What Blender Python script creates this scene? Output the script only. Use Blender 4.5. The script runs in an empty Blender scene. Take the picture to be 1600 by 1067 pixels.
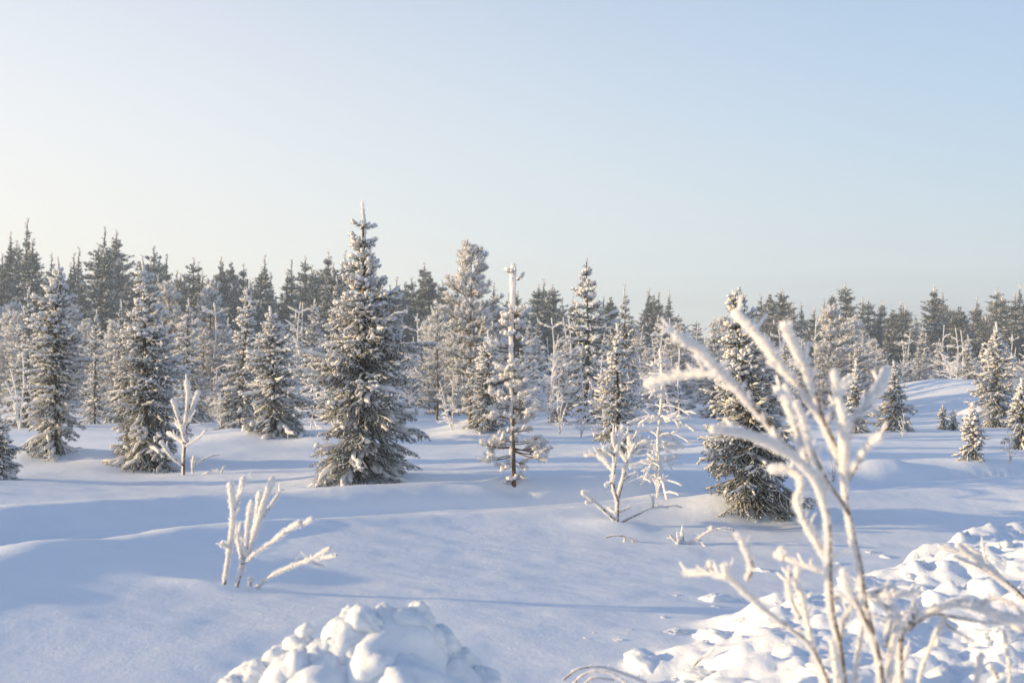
import bpy, math, random
import numpy as np
from mathutils import Vector, Matrix, noise as mnoise

# ------------------------------------------------------------------ camera, sky, sun, exposure
scene = bpy.context.scene
col = scene.collection
EYE = 1.10
FPX = 1556.0                      # focal length in pixels of the 1600 px wide photograph (35 mm lens)
PITCH = math.atan(66.5 / FPX)
SUN_AZ = math.radians(-97.0)      # measured from the view direction (+Y), clockwise positive
SUN_EL = math.radians(8.4)

cam_data = bpy.data.cameras.new('camera')
cam = bpy.data.objects.new('camera', cam_data)
col.objects.link(cam)
cam.location = (0, 0, EYE)
cam.rotation_euler = (math.radians(90) + PITCH, 0, 0)
cam_data.sensor_width = 36.0
cam_data.lens = 35.0
cam_data.clip_start = 0.05
cam_data.clip_end = 9000
cam_data.dof.use_dof = True
cam_data.dof.focus_distance = 11.6
cam_data.dof.aperture_fstop = 2.9
scene.camera = cam

world = bpy.data.worlds.new('World')
scene.world = world
world.use_nodes = True
wn, wl = world.node_tree.nodes, world.node_tree.links
wn.clear()
sky = wn.new('ShaderNodeTexSky')
sky.sky_type = 'NISHITA'
sky.sun_disc = False
sky.sun_elevation = SUN_EL
sky.sun_rotation = SUN_AZ
sky.altitude = 0
sky.air_density = 1.0
sky.dust_density = 1.2
sky.ozone_density = 6.0
# pale winter haze low in the sky, warmer towards the sun, the same rule in every direction
SKY_STRENGTH = 0.15
HAZE_GAIN = 2.0 ** -0.72         # the pale colours below are as seen at the final exposure
sun_vec = (math.sin(SUN_AZ) * math.cos(SUN_EL), math.cos(SUN_AZ) * math.cos(SUN_EL), math.sin(SUN_EL))
def wmath(op, a, b=None, clamp=False):
    nd = wn.new('ShaderNodeMath'); nd.operation = op; nd.use_clamp = clamp
    for i, v in enumerate((a, b)):
        if v is None: continue
        if isinstance(v, (int, float)): nd.inputs[i].default_value = v
        else: wl.new(v, nd.inputs[i])
    return nd.outputs[0]
def wmix(f, a, b):
    nd = wn.new('ShaderNodeMix'); nd.data_type = 'RGBA'
    wl.new(f, nd.inputs['Factor'])
    for k, v in (('A', a), ('B', b)):
        if isinstance(v, tuple): nd.inputs[k].default_value = (*[c * HAZE_GAIN / SKY_STRENGTH for c in v], 1)
        else: wl.new(v, nd.inputs[k])
    return nd.outputs['Result']
wtc = wn.new('ShaderNodeTexCoord')
wsep = wn.new('ShaderNodeSeparateXYZ'); wl.new(wtc.outputs['Generated'], wsep.inputs[0])
wz = wmath('MAXIMUM', wsep.outputs['Z'], 0.0)
wdot = wn.new('ShaderNodeVectorMath'); wdot.operation = 'DOT_PRODUCT'
wl.new(wtc.outputs['Generated'], wdot.inputs[0]); wdot.inputs[1].default_value = sun_vec
toward = wmath('MULTIPLY', wmath('ADD', wdot.outputs['Value'], 0.56), 1.05, True)
low_col = wmix(toward, (0.74, 0.755, 0.63), (1.0, 0.91, 0.73))
mid_col = wmix(toward, (0.28, 0.53, 0.86), (0.86, 0.93, 1.03))
f_low = wmath('POWER', 2.718, wmath('MULTIPLY', wz, -3.7))
f_mid = wmath('POWER', 2.718, wmath('MULTIPLY', wmath('MULTIPLY', wz, wz), -3.6))
c1 = wmix(f_mid, sky.outputs[0], mid_col)
c2 = wmix(f_low, c1, low_col)
# a thin low bank of grey-mauve cloud on the side away from the sun
wn_map = wn.new('ShaderNodeMapping'); wn_map.inputs['Scale'].default_value = (1.6, 1.6, 26.0)
wl.new(wtc.outputs['Generated'], wn_map.inputs[0])
wnoise = wn.new('ShaderNodeTexNoise'); wnoise.inputs['Scale'].default_value = 1.7; wnoise.inputs['Detail'].default_value = 4
wl.new(wn_map.outputs[0], wnoise.inputs['Vector'])
cb = wmath('POWER', 2.718, wmath('MULTIPLY', wmath('POWER', wmath('MULTIPLY', wmath('ABSOLUTE', wmath('SUBTRACT', wz, 0.055)), 17.0), 2.0), -1.0))
cb = wmath('MULTIPLY', cb, wmath('SUBTRACT', 1.0, wmath('MULTIPLY', toward, 1.35, True)))
cb = wmath('MULTIPLY', cb, wmath('MULTIPLY', wnoise.outputs['Fac'], 1.5), True)
c3 = wmix(cb, c2, (0.50, 0.515, 0.54))
bg = wn.new('ShaderNodeBackground')
bg.inputs['Strength'].default_value = SKY_STRENGTH
wo = wn.new('ShaderNodeOutputWorld')
wl.new(c3, bg.inputs[0])
wl.new(bg.outputs[0], wo.inputs[0])

sun_data = bpy.data.lights.new('sun', 'SUN')
sun_data.energy = 4.9
sun_data.angle = math.radians(0.6)
sun_data.color = (1.0, 0.71, 0.36)
sun = bpy.data.objects.new('sun', sun_data)
col.objects.link(sun)
sun_dir = Vector((math.sin(SUN_AZ) * math.cos(SUN_EL), math.cos(SUN_AZ) * math.cos(SUN_EL), math.sin(SUN_EL)))
sun.rotation_euler = sun_dir.to_track_quat('Z', 'Y').to_euler()
sun.location = sun_dir * 50

vs = scene.view_settings
vs.view_transform = 'Standard'
vs.look = 'None'
vs.exposure = 0.84
vs.gamma = 1.0
scene.cycles.max_bounces = 8
scene.cycles.diffuse_bounces = 6
scene.cycles.transmission_bounces = 6
scene.cycles.volume_bounces = 1

# ------------------------------------------------------------------ helpers
def at(px, py, depth):
    """point at world y = depth seen at a place of the photograph"""
    dx, dy = (px - 800.0) / FPX, (533.5 - py) / FPX
    c, s = math.cos(PITCH), math.sin(PITCH)
    d = np.array([dx, c - s * dy, s + c * dy])
    return np.array([0, 0, EYE]) + d * (depth / d[1])

def vnoise(x, y, seed=0):
    x = np.asarray(x, float); y = np.asarray(y, float)
    xi = np.floor(x).astype(np.int64); yi = np.floor(y).astype(np.int64)
    xf = x - xi; yf = y - yi
    def h(a, b):
        n = (a * 374761393 + b * 668265263 + seed * 982451653) & 0x7fffffff
        n = ((n ^ (n >> 13)) * 1274126177) & 0x7fffffff
        n = (n ^ (n >> 16)) & 0xffff
        return n / 32767.5 - 1.0
    u = xf * xf * xf * (xf * (xf * 6 - 15) + 10); v = yf * yf * yf * (yf * (yf * 6 - 15) + 10)
    return (h(xi, yi) * (1 - u) + h(xi + 1, yi) * u) * (1 - v) + (h(xi, yi + 1) * (1 - u) + h(xi + 1, yi + 1) * u) * v

def fbm(x, y, octs, seed=0):
    s = 0; a = 1.0
    for o in range(octs):
        s = s + a * vnoise(x * 2 ** o + 17.3 * o, y * 2 ** o - 9.1 * o, seed + o); a *= 0.5
    return s

def make_mesh(name, V, F, M=None, mats=(), smooth=False):
    V = np.ascontiguousarray(V, np.float32); F = np.ascontiguousarray(F, np.int32)
    me = bpy.data.meshes.new(name)
    k = F.shape[1]
    me.vertices.add(len(V)); me.vertices.foreach_set('co', V.ravel())
    me.loops.add(F.size); me.loops.foreach_set('vertex_index', F.ravel())
    me.polygons.add(len(F))
    me.polygons.foreach_set('loop_start', np.arange(len(F), dtype=np.int32) * k)
    if M is not None:
        me.polygons.foreach_set('material_index', np.ascontiguousarray(M, np.int32))
    if smooth is not False:
        sm = np.ones(len(F), bool) if smooth is True else np.ascontiguousarray(smooth, bool)
        me.polygons.foreach_set('use_smooth', sm)
    me.update(calc_edges=True)
    for m in mats: me.materials.append(m)
    return me

class Geo:
    """collects triangles with material slots"""
    def __init__(self): self.V = []; self.F = []; self.M = []; self.S = []; self.n = 0
    def add(self, V, F, m, smooth=False):
        V = np.asarray(V, float); F = np.asarray(F, int)
        if len(F) == 0: return
        self.V.append(V); self.F.append(F + self.n); self.n += len(V)
        self.M.append(np.full(len(F), m) if np.isscalar(m) else np.asarray(m)); self.S.append(np.full(len(F), smooth))
    def arrays(self):
        return np.concatenate(self.V), np.concatenate(self.F), np.concatenate(self.M), np.concatenate(self.S)
    def mesh(self, name, mats):
        V, F, M, S = self.arrays()
        return make_mesh(name, V, F, M, mats, S)

def link(name, me, parent=None):
    o = bpy.data.objects.new(name, me); col.objects.link(o)
    if parent is not None: o.parent = parent
    return o

def tag(o, label, cat, group=None, kind=None):
    if label: o['label'] = label
    if cat: o['category'] = cat
    if group: o['group'] = group
    if kind: o['kind'] = kind
    return o

def perp(T):
    a = np.where(np.abs(T[:, 2:3]) < 0.9, np.array([[0, 0, 1.0]]), np.array([[1.0, 0, 0]]))
    U = np.cross(T, a); U /= np.linalg.norm(U, axis=1, keepdims=True) + 1e-9
    return U, np.cross(T, U)

def resample(P, n):
    P = np.asarray(P, float)
    seg = np.linalg.norm(np.diff(P, axis=0), axis=1); s = np.concatenate([[0], np.cumsum(seg)])
    t = np.linspace(0, s[-1], n) if np.isscalar(n) else np.asarray(n) * s[-1]
    return np.stack([np.interp(t, s, P[:, i]) for i in range(3)], 1)

def smooth_poly(P, n):
    """Catmull-Rom through the points"""
    P = np.asarray(P, float)
    if len(P) < 3: return resample(P, n)
    Q = np.vstack([2 * P[0] - P[1], P, 2 * P[-1] - P[-2]])
    out = []
    for i in range(1, len(Q) - 2):
        p0, p1, p2, p3 = Q[i - 1], Q[i], Q[i + 1], Q[i + 2]
        for t in np.linspace(0, 1, 8, endpoint=False):
            out.append(0.5 * (2 * p1 + (p2 - p0) * t + (2 * p0 - 5 * p1 + 4 * p2 - p3) * t * t + (3 * p1 - p0 - 3 * p2 + p3) * t ** 3))
    out.append(Q[-2])
    return resample(np.array(out), n)

def tangents(P):
    T = np.gradient(P, axis=0)
    return T / (np.linalg.norm(T, axis=1, keepdims=True) + 1e-9)

def tube(P, R, sides, rng=None, lump=0.0, cap=True):
    P = np.asarray(P, float); n = len(P); R = np.broadcast_to(np.asarray(R, float), (n,))
    T = tangents(P)
    U, W = perp(T)
    for i in range(1, n):          # keep the frame from spinning
        u = U[i - 1] - T[i] * np.dot(U[i - 1], T[i]); l = np.linalg.norm(u)
        if l > 1e-6: U[i] = u / l; W[i] = np.cross(T[i], U[i])
    a = np.arange(sides) * 2 * math.pi / sides
    rr = R[:, None] * np.ones((1, sides))
    if lump and rng is not None: rr = rr * (1 + lump * rng.uniform(-1, 1, (n, sides)))
    V = P[:, None, :] + rr[:, :, None] * (np.cos(a)[None, :, None] * U[:, None, :] + np.sin(a)[None, :, None] * W[:, None, :])
    V = V.reshape(-1, 3)
    i = np.arange(n - 1)[:, None] * sides; j = np.arange(sides)[None, :]; j2 = (j + 1) % sides
    A, B, C, D = (i + j).ravel(), (i + j2).ravel(), (i + sides + j2).ravel(), (i + sides + j).ravel()
    F = np.concatenate([np.stack([A, B, C], 1), np.stack([A, C, D], 1)])
    if cap:
        tip = P[-1] + T[-1] * R[-1] * 0.7
        V = np.vstack([V, tip]); k = len(V) - 1; b = (n - 1) * sides
        F = np.concatenate([F, np.stack([b + np.arange(sides), b + (np.arange(sides) + 1) % sides, np.full(sides, k)], 1)])
    return V, F

def spikes(P, D, L, Wd, rng):
    """one thin triangle per point"""
    n = len(P)
    R = rng.normal(size=(n, 3)); S = np.cross(D, R); S /= np.linalg.norm(S, axis=1, keepdims=True) + 1e-9
    w = (np.broadcast_to(Wd, (n,)) * 0.5)[:, None]
    V = np.stack([P - S * w, P + S * w, P + D * np.broadcast_to(L, (n,))[:, None]], 1).reshape(-1, 3)
    return V, np.arange(3 * n).reshape(-1, 3)

# ------------------------------------------------------------------ materials
def new_mat(name):
    m = bpy.data.materials.new(name); m.use_nodes = True
    nt = m.node_tree; nt.nodes.clear()
    return m, nt.nodes, nt.links

def mat_snow(name, bump_scale, bump_strength, c0=(0.78, 0.84, 0.92), c1=(0.86, 0.90, 0.96), sss=0.0):
    m, n, l = new_mat(name)
    out = n.new('ShaderNodeOutputMaterial'); p = n.new('ShaderNodeBsdfPrincipled')
    p.inputs['Roughness'].default_value = 0.55
    p.inputs['Specular IOR Level'].default_value = 0.25
    if sss:
        p.inputs['Subsurface Weight'].default_value = sss; p.inputs['Subsurface Radius'].default_value = (1.0, 1.0, 1.0); p.inputs['Subsurface Scale'].default_value = 0.02
    tc = n.new('ShaderNodeTexCoord')
    t1 = n.new('ShaderNodeTexNoise'); t1.inputs['Scale'].default_value = bump_scale; t1.inputs['Detail'].default_value = 6; t1.inputs['Roughness'].default_value = 0.7
    t2 = n.new('ShaderNodeTexNoise'); t2.inputs['Scale'].default_value = 3.0; t2.inputs['Detail'].default_value = 4
    cr = n.new('ShaderNodeMix'); cr.data_type = 'RGBA'
    cr.inputs['A'].default_value = (*c0, 1); cr.inputs['B'].default_value = (*c1, 1)
    bp = n.new('ShaderNodeBump'); bp.inputs['Strength'].default_value = bump_strength; bp.inputs['Distance'].default_value = 0.01
    l.new(tc.outputs['Object'], t1.inputs['Vector']); l.new(tc.outputs['Object'], t2.inputs['Vector'])
    l.new(t2.outputs['Fac'], cr.inputs['Factor']); l.new(cr.outputs['Result'], p.inputs['Base Color'])
    t3 = n.new('ShaderNodeTexNoise'); t3.inputs['Scale'].default_value = bump_scale * 0.16; t3.inputs['Detail'].default_value = 5
    ad = n.new('ShaderNodeMath'); ad.operation = 'MULTIPLY_ADD'; ad.inputs[1].default_value = 2.2
    l.new(tc.outputs['Object'], t3.inputs['Vector']); l.new(t3.outputs['Fac'], ad.inputs[0]); l.new(t1.outputs['Fac'], ad.inputs[2])
    l.new(ad.outputs[0], bp.inputs['Height']); l.new(bp.outputs[0], p.inputs['Normal'])
    l.new(p.outputs[0], out.inputs['Surface'])
    return m

def mat_leafy(name, c0, c1, trans, tint, scale=9.0):
    """diffuse plus some light let through; colour varies in patches and from tree to tree"""
    m, n, l = new_mat(name)
    out = n.new('ShaderNodeOutputMaterial')
    d = n.new('ShaderNodeBsdfDiffuse'); t = n.new('ShaderNodeBsdfTranslucent'); mx = n.new('ShaderNodeMixShader')
    tc = n.new('ShaderNodeTexCoord'); ns = n.new('ShaderNodeTexNoise'); ns.inputs['Scale'].default_value = scale; ns.inputs['Detail'].default_value = 3
    cr = n.new('ShaderNodeMix'); cr.data_type = 'RGBA'
    cr.inputs['A'].default_value = (*c0, 1); cr.inputs['B'].default_value = (*c1, 1)
    l.new(tc.outputs['Object'], ns.inputs['Vector']); l.new(ns.outputs['Fac'], cr.inputs['Factor'])
    l.new(cr.outputs['Result'], d.inputs['Color'])
    t.inputs['Color'].default_value = (*tint, 1); mx.inputs[0].default_value = trans
    l.new(d.outputs[0], mx.inputs[1]); l.new(t.outputs[0], mx.inputs[2]); l.new(mx.outputs[0], out.inputs['Surface'])
    return m

def mat_bark(name, c0, c1, scale):
    m, n, l = new_mat(name)
    out = n.new('ShaderNodeOutputMaterial'); p = n.new('ShaderNodeBsdfPrincipled'); p.inputs['Roughness'].default_value = 0.9
    tc = n.new('ShaderNodeTexCoord'); mp = n.new('ShaderNodeMapping'); mp.inputs['Scale'].default_value = (1, 1, 0.25)
    ns = n.new('ShaderNodeTexNoise'); ns.inputs['Scale'].default_value = scale; ns.inputs['Detail'].default_value = 6
    cr = n.new('ShaderNodeMix'); cr.data_type = 'RGBA'
    cr.inputs['A'].default_value = (*c0, 1); cr.inputs['B'].default_value = (*c1, 1)
    bp = n.new('ShaderNodeBump'); bp.inputs['Strength'].default_value = 0.6; bp.inputs['Distance'].default_value = 0.01
    l.new(tc.outputs['Object'], mp.inputs['Vector']); l.new(mp.outputs[0], ns.inputs['Vector'])
    l.new(ns.outputs['Fac'], cr.inputs['Factor']); l.new(cr.outputs['Result'], p.inputs['Base Color'])
    l.new(ns.outputs['Fac'], bp.inputs['Height']); l.new(bp.outputs[0], p.inputs['Normal']); l.new(p.outputs[0], out.inputs['Surface'])
    return m

SNOW = mat_snow('snow_field', 60.0, 0.35)
LUMP = mat_snow('ploughed_snow', 9.0, 0.6, sss=0.4)
FROST = mat_leafy('rime_frost', (0.90, 0.91, 0.93), (0.96, 0.96, 0.97), 0.38, (0.95, 0.95, 0.96))
NEEDLE = mat_leafy('spruce_needles', (0.020, 0.032, 0.022), (0.050, 0.058, 0.032), 0.15, (0.05, 0.07, 0.03))
BARK = mat_bark('bark', (0.045, 0.035, 0.028), (0.16, 0.125, 0.095), 30)
TWIG = mat_bark('shrub_bark', (0.10, 0.065, 0.045), (0.24, 0.17, 0.12), 60)
PINEBARK = mat_bark('pine_bark', (0.06, 0.042, 0.03), (0.19, 0.12, 0.075), 25)
TREE_MATS = (NEEDLE, FROST, BARK)

# ------------------------------------------------------------------ terrain
TRACK = np.array([(-3.9, 3.0), (-3.95, 5.0), (-3.75, 6.6), (-3.35, 8.0), (-2.5, 9.2), (-1.0, 10.05), (0.7, 10.75), (2.3, 11.5), (4.6, 12.4), (7.5, 13.4), (14, 16)])
MOUNDS = []          # x, y, height, radius x, radius y

def flat(px, py):
    """where the ground plane shows at that place of the photograph"""
    d = at(px, py, 1.0) - np.array([0, 0, EYE])
    t = -EYE / d[2]
    return d[0] * t, d[1] * t

def mound(px, py, h, rx, ry=None):
    x, y = ground_at(px, py)[:2]; MOUNDS.append((x, y, h, rx, ry or rx))

BANK = np.array([(0.2, 1.5), (0.25, 3.6), (0.45, 4.7), (1.0, 5.6), (2.2, 6.8), (3.4, 7.5), (6.0, 8.4)])

def bank_mask(x, y):
    """0 outside the ploughed bank, 1 inside"""
    xb = np.interp(y, BANK[:, 1], BANK[:, 0])
    d = (x - xb) * 0.72
    d = d + 0.12 * vnoise(x * 3, y * 3, 31)
    m = np.clip(d / 0.7, 0, 1); m = m * m * (3 - 2 * m)
    return m * np.clip((8.4 - y) / 0.6, 0, 1)

def terrain(x, y, fine=True):
    x = np.asarray(x, float); y = np.asarray(y, float)
    z = 0.055 * fbm(x / 5.5, y / 4.2, 2, 3) + 0.018 * vnoise(x / 1.4, y / 0.9, 8)
    z = z * np.clip(np.hypot(x, y) / 5.0, 0.3, 1)
    z = z + 0.006 * fbm(x / 0.35, y / 0.25, 2, 12)
    # distance to the ski track
    best = np.full(x.shape, 1e9); side = np.zeros(x.shape)
    for a, b in zip(TRACK[:-1], TRACK[1:]):
        ab = b - a; L2 = ab @ ab
        t = np.clip(((x - a[0]) * ab[0] + (y - a[1]) * ab[1]) / L2, 0, 1)
        dx, dy = x - a[0] - t * ab[0], y - a[1] - t * ab[1]
        d = np.hypot(dx, dy); s = np.sign(ab[0] * dy - ab[1] * dx)
        m = d < best; best = np.where(m, d, best); side = np.where(m, s, side)
    sd = best * side
    z = z - 0.12 * np.exp(-(sd / 0.50) ** 4) - 0.13 * np.exp(-((sd - 0.27) / 0.10) ** 2) - 0.13 * np.exp(-((sd + 0.29) / 0.10) ** 2) + 0.02 * np.exp(-(sd / 0.10) ** 2)
    z = z + 0.04 * np.exp(-((sd - 0.85) / 0.22) ** 2) + 0.05 * np.exp(-((sd + 0.9) / 0.25) ** 2)
    for mx, my, h, rx, ry in MOUNDS:
        z = z + h * np.exp(-(((x - mx) / rx) ** 2 + ((y - my) / ry) ** 2))
    # the rise with the path on the far right, and the slope under the far wood
    z = z + 1.35 * np.exp(-(((x - 19.5) / 4.6) ** 2 + ((y - 44) / 9.0) ** 2))
    z = z + 0.012 * np.clip(y - 55, 0, 120)
    # the near ground falls away from the sun, down to the roadside
    fade = np.clip((13.0 - y) / 6.0, 0, 1); fade = fade * fade * (3 - 2 * fade)
    tilt = -0.068 * (np.clip(x, -6, 5) + 3.2) * fade
    if not fine: z = z + tilt
    if fine:
        m = bank_mask(x, y)
        z = z + tilt * (1 - 0.6 * m)
        hq = np.clip((x - 1.7) / 1.6, 0, 1); hgt = 0.05 + 0.22 * hq * hq * (3 - 2 * hq)
        q1 = vnoise(x * 2.3 + 0.4 * vnoise(x * 5, y * 5, 61), y * 2.3 + 0.4 * vnoise(x * 5, y * 5, 62), 41)
        q2 = vnoise(x * 6.1 + 0.3 * vnoise(x * 14, y * 14, 63), y * 6.1, 47)
        lum = 0.025 * q1 + 0.085 * q2 * q2 + 0.014 * fbm(x * 17, y * 17, 3, 49)
        z = z + m * (hgt * (0.9 + 0.3 * vnoise(x * 1.7, y * 1.7, 44)) + lum)
    return z

def ground_at(px, py):
    """walk the sight line to the snow surface"""
    o = np.array([0, 0, EYE]); d = at(px, py, 1.0) - o
    ts = np.concatenate([np.arange(1.5, 30, 0.02), np.arange(30, 140, 0.2)])
    P = o + ts[:, None] * d
    below = np.nonzero(P[:, 2] < terrain(P[:, 0], P[:, 1]))[0]
    i = below[0] if len(below) else len(ts) - 1
    return P[i]

def tz(x, y): return float(terrain(np.array([x]), np.array([y]))[0])

mound(150, 725, 0.16, 1.4, 0.9); mound(60, 716, 0.06, 1.0); mound(120, 880, 0.09, 0.75, 0.45)
mound(1145, 798, 0.12, 0.42, 0.35); mound(1215, 800, 0.07, 0.3); mound(745, 672, 0.28, 0.8, 0.6)
mound(1535, 655, 0.45, 0.75); mound(1500, 665, 0.15, 0.9); mound(950, 822, 0.045, 0.35, 0.2); mound(315, 918, 0.04, 0.22, 0.09)
mound(565, 752, 0.05, 0.8); mound(430, 690, 0.12, 2.2, 1.2); mound(1185, 705, 0.15, 1.2, 0.8); mound(1010, 765, 0.03, 0.6)
_r = random.Random(5)
for _ in range(26):
    mound(_r.uniform(1310, 1600), _r.uniform(668, 730), _r.uniform(0.02, 0.06), _r.uniform(0.12, 0.3))
for _ in range(14):
    mound(_r.uniform(300, 1000), _r.uniform(655, 690), _r.uniform(0.04, 0.16), _r.uniform(0.5, 1.2))
for _px, _py, _r in ((565, 744, 0.5), (232, 727, 0.6), (85, 708, 0.5), (1190, 797, 0.42), (430, 677, 0.7), (803, 757, 0.2), (965, 706, 0.4), (762, 668, 0.5), (292, 661, 0.5), (374, 668, 0.4)):
    mound(_px, _py + 3, -0.10, _r, _r * 0.8); mound(_px - _r * 34, _py + 6, 0.08, _r * 1.1, _r * 0.8)      # wells and drifts round the trees

def build_ground():
    r = [0.25]
    while r[-1] < 4500:
        q = r[-1]
        r.append(q * (1.06 if q < 2 else 1.0055 if q < 14 else 1.012 if q < 70 else 1.06))
    r = np.array(r)
    a = np.concatenate([np.arange(-43, 43, 0.24), np.arange(43, 317, 4.0)])
    a = np.radians(a)
    Rg, Ag = np.meshgrid(r, a, indexing='ij')
    X, Y = Rg * np.sin(Ag), Rg * np.cos(Ag)
    Z = terrain(X.ravel(), Y.ravel()).reshape(X.shape)
    V = np.stack([X, Y, Z], -1).reshape(-1, 3)
    n, k = X.shape
    i = np.arange(n - 1)[:, None] * k; j = np.arange(k)[None, :]; j2 = (j + 1) % k
    F = np.stack([(i + j).ravel(), (i + k + j).ravel(), (i + k + j2).ravel(), (i + j2).ravel()], 1)[:, ::-1]
    V = np.vstack([V, [0, 0, V[:k, 2].mean()]])
    me = make_mesh('snow_ground', V, F, None, (SNOW,), True)
    tag(link('snow_ground', me), 'smooth snow field with a ski track crossing the clearing', None, kind='structure')
build_ground()

# ------------------------------------------------------------------ boughs
def bough_geo(L, rng, u, frost, rime, pad=0.0, droop=0.25, curl=0.30, sp=2.5, hang=0.45):
    """a spruce bough along +X: axis, side twigs, needles in two kinds (bare and rimed)"""
    g = Geo(); lines = []
    s = np.linspace(0, 1, 10)
    axis = np.stack([L * s, 0.09 * L * np.sin(s * 5 + rng.uniform(0, 6)) * s, L * (-droop * s + curl * s ** 2.3 + 0.03 * np.sin(s * 9 + rng.uniform(0, 6)) * s)], 1)
    lines.append((axis, 1.25))
    T = tangents(axis)
    n2 = max(3, int(0.86 * L / (sp * u)))
    for k in range(n2):
        t = 0.12 + 0.86 * (k + rng.uniform(0, 0.8)) / n2
        i = min(8, int(t * 9)); p = axis[i] + (axis[i + 1] - axis[i]) * (t * 9 - i)
        l2 = min(0.40 * L, 0.62 * L * (1 - t) + 2.2 * u) * rng.uniform(0.6, 1.15) * min(1, t / 0.3 + 0.25)
        sg = 1 if k % 2 else -1
        an = math.radians(rng.uniform(38, 62)) * sg
        tg = T[i]
        d = np.array([tg[0] * math.cos(an) - tg[1] * math.sin(an), tg[0] * math.sin(an) + tg[1] * math.cos(an), tg[2] - hang * rng.uniform(0.2, 1.6)])
        d /= np.linalg.norm(d)
        q = np.linspace(0, 1, 5)[:, None]
        sway = rng.normal(size=3) * 0.10 * l2
        side = p + d * l2 * q + np.array([0.25 * l2, 0, 0.12 * l2]) * q ** 2 + sway * np.sin(q * 3.1)
        lines.append((side, 0.9))
        n3 = int(l2 / (3.0 * u)) if l2 > 5 * u else 0
        T2 = tangents(side)
        for k3 in range(n3):
            t3 = 0.2 + 0.75 * (k3 + rng.uniform(0, 0.8)) / n3
            p3 = p + d * l2 * t3 + np.array([0.25 * l2, 0, 0.12 * l2]) * t3 ** 2 + sway * math.sin(t3 * 3.1)
            l3 = (0.42 * l2 * (1 - t3) + 1.6 * u) * rng.uniform(0.7, 1.2)
            a3 = math.radians(rng.uniform(35, 60)) * (1 if k3 % 2 else -1)
            tg = T2[2]
            d3 = np.array([tg[0] * math.cos(a3) - tg[1] * math.sin(a3), tg[0] * math.sin(a3) + tg[1] * math.cos(a3), tg[2] - hang * rng.uniform(0.0, 2.0)])
            d3 /= np.linalg.norm(d3)
            lines.append((p3 + d3 * l3 * np.linspace(0, 1, 3)[:, None], 0.7))
    sides = 4
    Pn, Tn, Ts = [], [], []
    for P, k in lines:
        ln = np.linalg.norm(np.diff(P, axis=0), axis=1).sum()
        m = max(3, min(9, int(ln / (1.6 * u))))
        Q = resample(P, m)
        rr = rime * k * (0.75 + 0.5 * rng.random(m))
        rr[0] *= 0.5
        rr = rr * np.interp(Q[:, 0] / L, [0, 0.35, 0.75, 1.1], [0.3, 0.65, 1.0, 1.25])
        Q2 = Q + np.array([0, 0, 0.45 * rime * k])
        V, F = tube(Q2, rr, sides, rng, 0.25)
        g.add(V, F, 1, True)
        nn = max(4, int(ln * 7.0 / u))
        tt = np.sort(rng.random(nn))
        Pp = resample(P, tt)
        Tt = tangents(resample(P, 4))[np.clip((tt * 4).astype(int), 0, 3)]
        Pn.append(Pp); Tn.append(Tt); Ts.append(np.full(nn, k))
    g.add(*tube(axis, np.linspace(0.010 * L + 0.002, 0.002, 10), 4), 2, True)
    P = np.concatenate(Pn); T = np.concatenate(Tn); K = np.concatenate(Ts)
    U, W = perp(T); ph = rng.random(len(P)) * 2 * math.pi; al = np.radians(rng.uniform(35, 75, len(P)))
    N = np.cos(ph)[:, None] * U + np.sin(ph)[:, None] * W
    D = np.cos(al)[:, None] * T + np.sin(al)[:, None] * N
    pw = np.clip(frost * (0.24 + 1.3 * D[:, 2]) * np.interp(P[:, 0] / L, [0, 0.4, 0.9], [0.55, 0.9, 1.2]), 0, 1)
    wh = rng.random(len(P)) < pw
    base = P + N * (rime * K * 0.5)[:, None] + np.array([0, 0, 0.2]) * rime
    V, F = spikes(base[~wh], D[~wh], u * rng.uniform(0.7, 1.3, (~wh).sum()) + rime, (0.30 if u < 0.03 else 0.36 if u < 0.08 else 0.46) * u, rng); g.add(V, F, 0)
    V, F = spikes(base[wh], D[wh], u * rng.uniform(0.6, 1.2, wh.sum()) + rime, 0.42 * u, rng); g.add(V, F, 1)
    for P_, k in lines:
        if k > 1 or k < 0.85 or frost < 0.35 or rng.random() > 0.1 + 0.4 * frost: continue
        q0 = P_[-1]; dq = P_[-1] - P_[-2]; dq /= np.linalg.norm(dq) + 1e-9
        rc = rime * rng.uniform(1.1, 1.8); lc = rc * rng.uniform(2.0, 3.6)
        Q = q0 + dq * np.linspace(-lc, 0.3 * rc, 5)[:, None] + np.array([0, 0, 0.4 * rc])
        g.add(*tube(Q, rc * np.array([0.35, 0.95, 1.1, 0.9, 0.4]) * rng.uniform(0.8, 1.2, 5), 6, rng, 0.25), 1, True)
        m = 14; D2 = rng.normal(size=(m, 3)); D2[:, 2] = np.abs(D2[:, 2]); D2 /= np.linalg.norm(D2, axis=1, keepdims=True)
        g.add(*spikes(Q[rng.integers(1, 5, m)] + D2 * rc * 0.7, D2, u * rng.uniform(0.5, 1.1, m), 0.4 * u, rng), 1)
    if pad > 0:                                  # pillows of settled snow lying along the bough
        for P_, k in lines:
            ln = np.linalg.norm(P_[-1] - P_[0])
            if k < 0.85 or rng.random() > (0.55 if k > 1 else 0.22): continue
            Q = resample(P_, np.linspace(0.3 if k > 1 else 0.15, 0.96, 8))
            w = pad * k * (0.5 + 0.7 * rng.random()) * np.sin(np.linspace(0.35, 2.8, 8)) * (0.8 + 0.4 * rng.random(8))
            Q = Q + rng.normal(size=Q.shape) * 0.16 * pad
            V, F = tube(Q + np.array([0, 0, rime + 0.2 * pad]), w, 8, rng, 0.28)
            g.add(V, F, 1, True)
    return g.arrays()

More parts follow.
